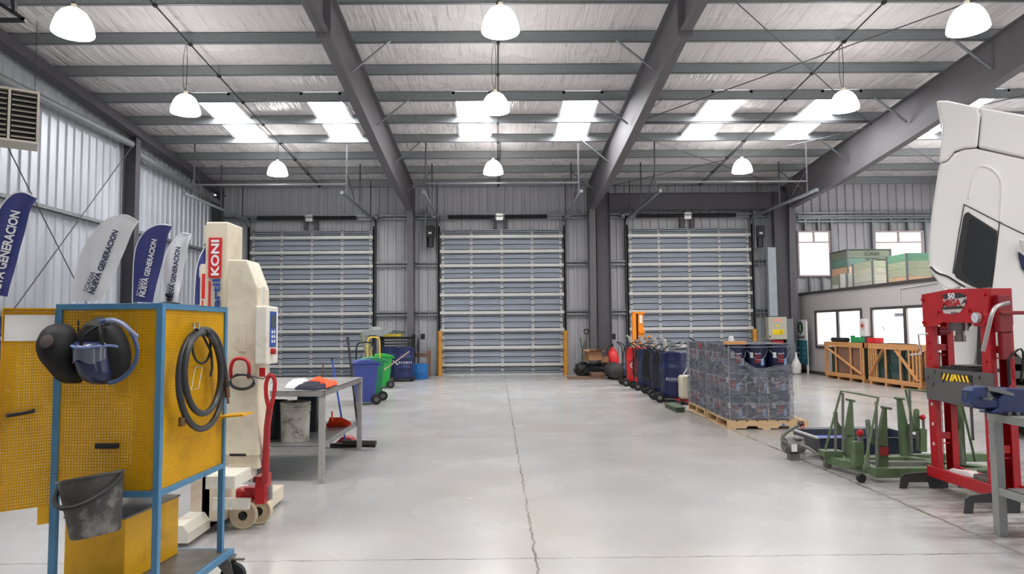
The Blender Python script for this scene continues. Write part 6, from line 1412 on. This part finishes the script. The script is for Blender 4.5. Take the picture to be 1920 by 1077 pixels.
wb(MB().tube([atx(1893, 568, 4.05), atx(1878, 571, 4.0), atx(1866, 576, 3.93), atx(1859, 590, 3.88), atx(1851, 625, 3.86), atx(1843, 659, 3.84)], .0155, 10, smooth=2), 'pump_lever', pm('lever_grey', (172, 168, 166), .35, .5), ps, smooth=True)
wb(MB().bx(XF_+.03, XR_-.05, pn-.06, pn-.002, 1.44, 1.74).bx(XF_+.05, XR_-.06, pn-.055, pn-.01, 1.22, 1.44).bx(XF_+.04, XR_+.05, pn-.07, pn-.045, 1.58, 1.61), 'pump_unit', pm('pump_dark_red', (126, 16, 26), .4), ps, bevel=.006)
wb(MB().cyl((XF_+.08, pn-.07, 1.02), (XF_+.08, pn-.07, 1.22), .012, seg=8).tube([(XF_+.08, pn-.05, 1.22), (XR_+.02, pn-.08, 1.35), (XR_+.02, pn-.02, 1.05)], .008, 6, smooth=2), 'hydraulic_pipe', black_m, ps, smooth=True)
wb(MB().tube([atx(1740, 626, XF_-.03), atx(1722, 627.5, XF_-.06), atx(1724, 650, XF_-.06), atx(1728, 664, XF_-.06), atx(1707, 666, XF_-.06)], .008, 8), 'winch_crank', steel_w, ps, smooth=True)
wc = atx(1757, 621, xc-.03); wb(MB().cyl(wc, wc+V((.1, 0, 0)), .045, seg=18).cyl(wc+V((-.01, 0, 0)), wc+V((.11, 0, 0)), .018, seg=10), 'winch_drum', pm('pump_dark_red', (126, 16, 26), .4), ps, smooth=True)
wb(MB().cyl((xc, wc.y+.03, 1.12), (xc, wc.y+.03, 1.5), .004, seg=5).cyl((xc, wc.y+.03, .2), (xc, wc.y+.03, .84), .003, seg=5), 'winch_cable', cable, ps)
wb(xprism(MB(), [(1768, 562), (1775, 553), (1812, 556), (1812, 560), (1808, 575), (1800, 586), (1785, 589), (1770, 588), (1766, 578)], XF_-.0135, .0012), 'decal', pm('decal_grey', (196, 190, 188), .5), ps)
def xt(s, a, b, h, mat, bold=0, dx=-.0165): wtext(s, atx(a[0], a[1], XF_+dx), atx(b[0], b[1], XF_+dx), h, mat, ps, nrm=(-1, 0, 0), ex=.0006, bold=bold)
wb(xprism(MB(), [(1766, 553), (1798, 549), (1812, 554), (1810, 558), (1770, 562)], XF_-.0145, .0012), 'decal', pm('decal_dark', (44, 36, 40), .5), ps)
xt('50', (1777, 555.5), (1790, 554.5), .048, white_t, .03); xt('MEGA', (1766, 570), (1801, 567), .062, pr_r, .05, -.018)
wb(xprism(MB(), [(1766, 576.5), (1806, 574), (1806, 578.5), (1766, 581)], XF_-.0175, .0012), 'decal', pm('decal_dark', (44, 36, 40), .5), ps)
wb(xprism(MB(), [(1802, 571), (1809, 559), (1812, 571), (1808, 567)], XF_-.0175, .0012), 'decal', pm('decal_dark', (44, 36, 40), .5), ps)
xt('MEGA S.A.', (1783, 587), (1796, 586), .016, pm('decal_dark', (44, 36, 40), .5), 0, -.017)
for a in ((1731, 562), (1733, 605), (1759, 585), (1817, 582), (1846, 552), (1847, 606)): c = atx(a[0], a[1], XF_-.013); wb(MB().cyl(c, c+V((-.014, 0, 0)), .016, seg=6), 'bolt', pr_r, ps)
# lower spreaders, shelf and feet
yn, yf = pn-.02, pf+.01
wb(MB().bx(XF_-.03, XF_-.002, yn, yf, .12, .215).bx(XR_+.01, XR_+.035, yn, yf, .12, .215), 'spreader', pr_r, ps, bevel=.003)
wb(MB().bx(XF_+.01, XR_-.01, yn+.13, yf-.13, .19, .20), 'lower_shelf', pm('shelf_grime', (104, 98, 94), .6, var=.2), ps)
f1 = [(1688, 920.5), (1690, 896), (1697, 889), (1743, 885.5), (1779, 885.5), (1778, 919), (1744.5, 919), (1742, 905), (1704.5, 905), (1701, 920.5)]
f2 = [(1809, 966.5), (1812, 936), (1818, 930.5), (1858, 925.5), (1915, 925.5), (1913, 965), (1883, 965), (1879, 943), (1827, 943.5), (1824.5, 966.5)]
for pix, Y in ((f1, 6.36), (f2, 5.50)):
    p = [at(a, b, Y) for a, b in pix]; zmin = min(q.z for q in p); o = MB().prism([(q.x, max(0, q.z)-min(0, 0)) for q in p], 0, .016, xz(Y)); 
    xm = 4.32; o.prism([(2*xm-q.x if False else q.x+.36, max(0, q.z)) for q in p if False] or [(4.25, .0), (4.30, 0), (4.62, 0), (4.66, 0), (4.65, .11), (4.60, .145), (4.2, .16), (4.2, .12), (4.55, .08), (4.56, .02), (4.25, .02)], 0, .016, xz(Y+.0))
    wb(o, 'foot', pr_k, ps)
p = atx(1795, 889, XF_+.08)
cl = [(XF_+.02, 6.12), (XF_+.02, 5.95), (XF_+.06, 5.82), (XF_+.15, 5.9), (XF_+.14, 6.1)]
cloth(cl, 0, .201, .05, 'rag', pm('rag_white', (196, 186, 184), .85), 'white crumpled rag on the lower shelf of the red press', seed=8)
t = thing('parts_tray', 'grey metal parts tray on the lower shelf of the red press beside the rag', 'tray', (4.07, 5.68, .201))
wb(MB().bx(4.0, 4.16, 5.60, 5.80, .201, .206).bx(4.0, 4.006, 5.60, 5.80, .206, .25).bx(4.154, 4.16, 5.6, 5.8, .206, .25).bx(4.006, 4.154, 5.6, 5.606, .206, .25).bx(4.006, 4.154, 5.794, 5.8, .206, .25), 'body', gm, t)

# ================================================================ BENCH AND VISE
bn_m = pm('bench_steel', (150, 152, 150), .45, .5, .12, 10, dirt=(96, 96, 94), damt=.5, rvar=.08)
bnc = thing('steel_bench', 'galvanised steel workbench carrying a blue vise at the right edge', 'bench', (3.57, 4.93, 0)); BX0, BX1, BY0, BY1, BZ = 3.55, 4.35, 3.4, 4.98, .865
wb(MB().bx(BX0, BX1, BY0, BY1, BZ-.006, BZ).bx(BX0, BX0+.005, BY0, BY1, BZ-.055, BZ-.006).bx(BX0, BX1, BY1-.005, BY1, BZ-.055, BZ-.006), 'bench_top', bn_m, bnc)
for x in (BX0+.006, BX1-.066):
    for y in (BY0, BY1-.071): wb(MB().bx(x, x+.06, y, y+.065, 0, BZ-.007), 'leg', bn_m, bnc, bevel=.003)
wb(MB().bx(BX0+.07, BX1-.07, BY0, BY1-.08, .33, .338).bx(BX0+.008, BX0+.013, BY0+.07, BY1-.075, .29, .345).bx(BX0+.07, BX1-.07, BY1-.08, BY1-.075, .29, .338), 'lower_shelf', bn_m, bnc)
vb = pm('vise_blue', (30, 46, 90), .4, var=.12, dirt=(40, 42, 50), damt=.5); vg = pm('vise_steel', (110, 110, 112), .35, .7)
vs_ = thing('bench_vise', 'dark blue bench vise bolted to the corner of the steel bench', 'vise', (3.72, 4.84, BZ))
wb(sil(MB(), [(1858, 777), (1860, 772), (1872, 766), (1872, 750), (1890, 728), (1920, 730), (1990, 745), (1992, 768), (1985, 777)], 4.78, .13), 'body', vb, vs_, bevel=.012)
wb(sil(MB(), [(1820, 757), (1822, 734), (1829, 727), (1848, 725), (1853, 732), (1852, 744), (1862, 748), (1880, 750), (1880, 766), (1838, 768), (1827, 764)], 4.79, .11), 'moving_jaw', vb, vs_, bevel=.012)
wb(sil(MB(), [(1853, 725), (1875, 729), (1902, 738), (1902, 744), (1853, 733)], 4.775, .14), 'anvil_plate', vg, vs_, bevel=.003)
wb(MB().cyl(at(1815, 748, 4.84), at(1832, 750, 4.84), .022, seg=14).cyl(at(1851, 746, 4.76), at(1851, 750, 4.76), .03, seg=14), 'screw', vg, vs_, smooth=True)
wb(MB().cyl(at(1820.5, 758, 4.84), at(1824.5, 826, 4.84), .0095, seg=10).cyl(at(1812, 737, 4.84), at(1818.5, 760, 4.84), .014, seg=10), 'tommy_bar', pm('bar_dark', (84, 82, 84), .4, .6), vs_, smooth=True)
for a in (1893, 1908): c = at(a, 770, 4.76); wb(MB().cyl((c.x, 4.76, BZ+.002), (c.x, 4.76, BZ+.03), .012, seg=6), 'bolt', vg, vs_)

# ================================================================ TRUCK CAB
cabw = pm('cab_white', (236, 234, 232), .22, var=.015, scale=2, spec=.6); seam = pm('panel_gap', (40, 38, 40), .6); tint = pm('tinted_glass', (18, 22, 24), .06, spec=.8)
ck = thing('truck_cab', 'white truck cab tilted forward with a dark side window at the right edge', 'truck', (7.2, 9.6, 0)); YT = 8.6
TP = at(1745, 500, 9.2); te = V((.82, -.572, 0)).normalized(); tn = V((.572, .82, 0)).normalized()
def tat(p, off=0.0):
    d = ray(*p); k = (TP+tn*off-V((0, 0, H))).dot(tn)/d.dot(tn); return V((0, 0, H))+d*k
def ts(pix, Y, th):
    off = Y-YT; o = TP+tn*off; P = [tat(p, off) for p in pix]
    return MB().prism([((q-o).dot(te), q.z) for q in P], 0, th, Matrix(((te.x, 0, tn.x, o.x), (te.y, 0, tn.y, o.y), (0, 1, 0, 0), (0, 0, 0, 1))))
Q = lambda a, b: (1640+a/2.564, 160+b/2.564)
body = [Q(310, 375), Q(345, 368), Q(380, 325), Q(430, 305), Q(490, 301), Q(718, 350), (1990, 315), (2050, 380), (2080, 520), (2060, 720), (1960, 712), (1893, 652), (1890, 600), (1862, 545), Q(480, 985), Q(400, 965), Q(340, 930), Q(270, 880), Q(258, 850), Q(258, 780), Q(270, 640), Q(290, 500)]
wb(ts(body, YT, 2.3), 'cab_body', cabw, ck, bevel=.05, bseg=4)
wb(ts([Q(295, 72), Q(350, 72), Q(500, 103), Q(508, 160), Q(494, 297), Q(430, 301), Q(385, 315), Q(345, 363), Q(310, 371), Q(320, 250), Q(325, 190), Q(310, 120)], YT-.03, 2.36), 'side_fairing', cabw, ck, bevel=.03, bseg=3)
wb(ts([Q(504, 104), Q(718, 140), (2000, 240), (2060, 330), (1990, 311), Q(718, 346), Q(498, 297), Q(512, 160)], YT-.03, 2.36), 'roof_deflector', cabw, ck, bevel=.03, bseg=3)
def sl(L, name='panel_gap', r=.006, dy=-.006): wb(MB().tube([tat(p, dy) for p in L], r, 5, smooth=2), name, seam, ck, smooth=True)
sl([Q(428, 572), Q(500, 608), Q(595, 657), Q(718, 716), (1990, 470)]); sl([Q(430, 575), Q(418, 640), Q(400, 740), Q(376, 905)]); sl([Q(600, 660), Q(585, 800), Q(563, 975)])
# pressed arch: raised lip around a shallow panel
L = [Q(452, 545), Q(468, 470), Q(485, 410), Q(505, 388), Q(540, 390), Q(580, 412), Q(605, 450), Q(614, 490), Q(604, 655)]
wb(MB().tube([tat(p, .004) for p in L], .02, 8, smooth=2), 'pressed_arch', cabw, ck, smooth=True)
wf = wb(ts([Q(425, 640), Q(432, 618), Q(450, 608), Q(462, 618), Q(590, 700), Q(590, 720), Q(562, 972), Q(500, 978), Q(470, 968), Q(392, 925), Q(380, 900)], YT-.012, .03), 'side_window', seam, ck, bevel=.008)
wb(ts([Q(455, 650), Q(468, 640), Q(586, 712), Q(558, 958), Q(505, 966), Q(478, 955), Q(422, 900), Q(420, 880)], YT-.016, .006), 'window_pane', tint, wf)
wb(ts([Q(258, 862), Q(272, 868), Q(330, 905), Q(380, 935), Q(420, 965), Q(360, 985), Q(325, 965), Q(290, 925), Q(268, 895)], YT-.05, 2.3), 'sill_cover', cabw, ck, bevel=.02)
sl([Q(268, 872), Q(300, 905), Q(345, 915), Q(385, 940), Q(435, 972)], 'panel_gap', .012, -.06)
wb(ts([(1762, 560), (1850, 560), (1836, 640), (1829, 690), (1819, 696), (1778, 700), (1772, 640)], YT+.5, 1.2), 'front_corner', cabw, ck, bevel=.03)
wb(ts([(1834, 560), (1850, 560), (1846, 690), (1831, 696)], YT+.3, .18), 'corner_seal', seam, ck)
wb(ts([Q(695, 740), Q(718, 745), Q(718, 800), Q(700, 780)], YT-.12, .06), 'mirror_arm', steel_w, ck, bevel=.005); wb(ts([Q(690, 800), Q(712, 815), (1960, 520), (1950, 545), Q(705, 880), Q(692, 830)], YT-.02, .02), 'side_badge', navy_t, ck)
ch = pm('chassis_dark', (52, 52, 54), .55, .2, .15, 6)
for k in range(5):
    y0_ = 668+k*27; wb(ts([(1880, y0_), (2060, y0_+8), (2060, y0_+22), (1880, y0_+14)], YT+.2, .5), 'step', pm('step_grey', (110, 108, 106), .5, .3), ck)
wb(ts([(1888, 640), (2070, 760), (2070, 830), (1945, 830), (1888, 800)], YT+.75, .6), 'chassis', ch, ck)
wb(MB().bar(tat((1886, 632), .1), tat((1960, 690), .1), .05, .06), 'lower_lip', pm('peeling_white', (170, 160, 150), .6, dirt=(60, 56, 54), damt=.9, dscale=14), ck)
q = at(1990, 800, YT+1.2); wb(MB().lathe([(.28, -.15), (.48, -.16), (.52, -.1), (.52, .1), (.48, .16), (.28, .15)], frame((q.x+.6, YT+1.3, .525), (1, 0, 0), (0, 0, 1)), 36, cap=False), 'tyre', black_m, ck, smooth=True)
wb(MB().cyl((q.x+.6, YT+1.2, .525), (q.x+.6, YT+1.45, .525), .28, seg=24), 'wheel_rim', steel_w, ck, smooth=True)
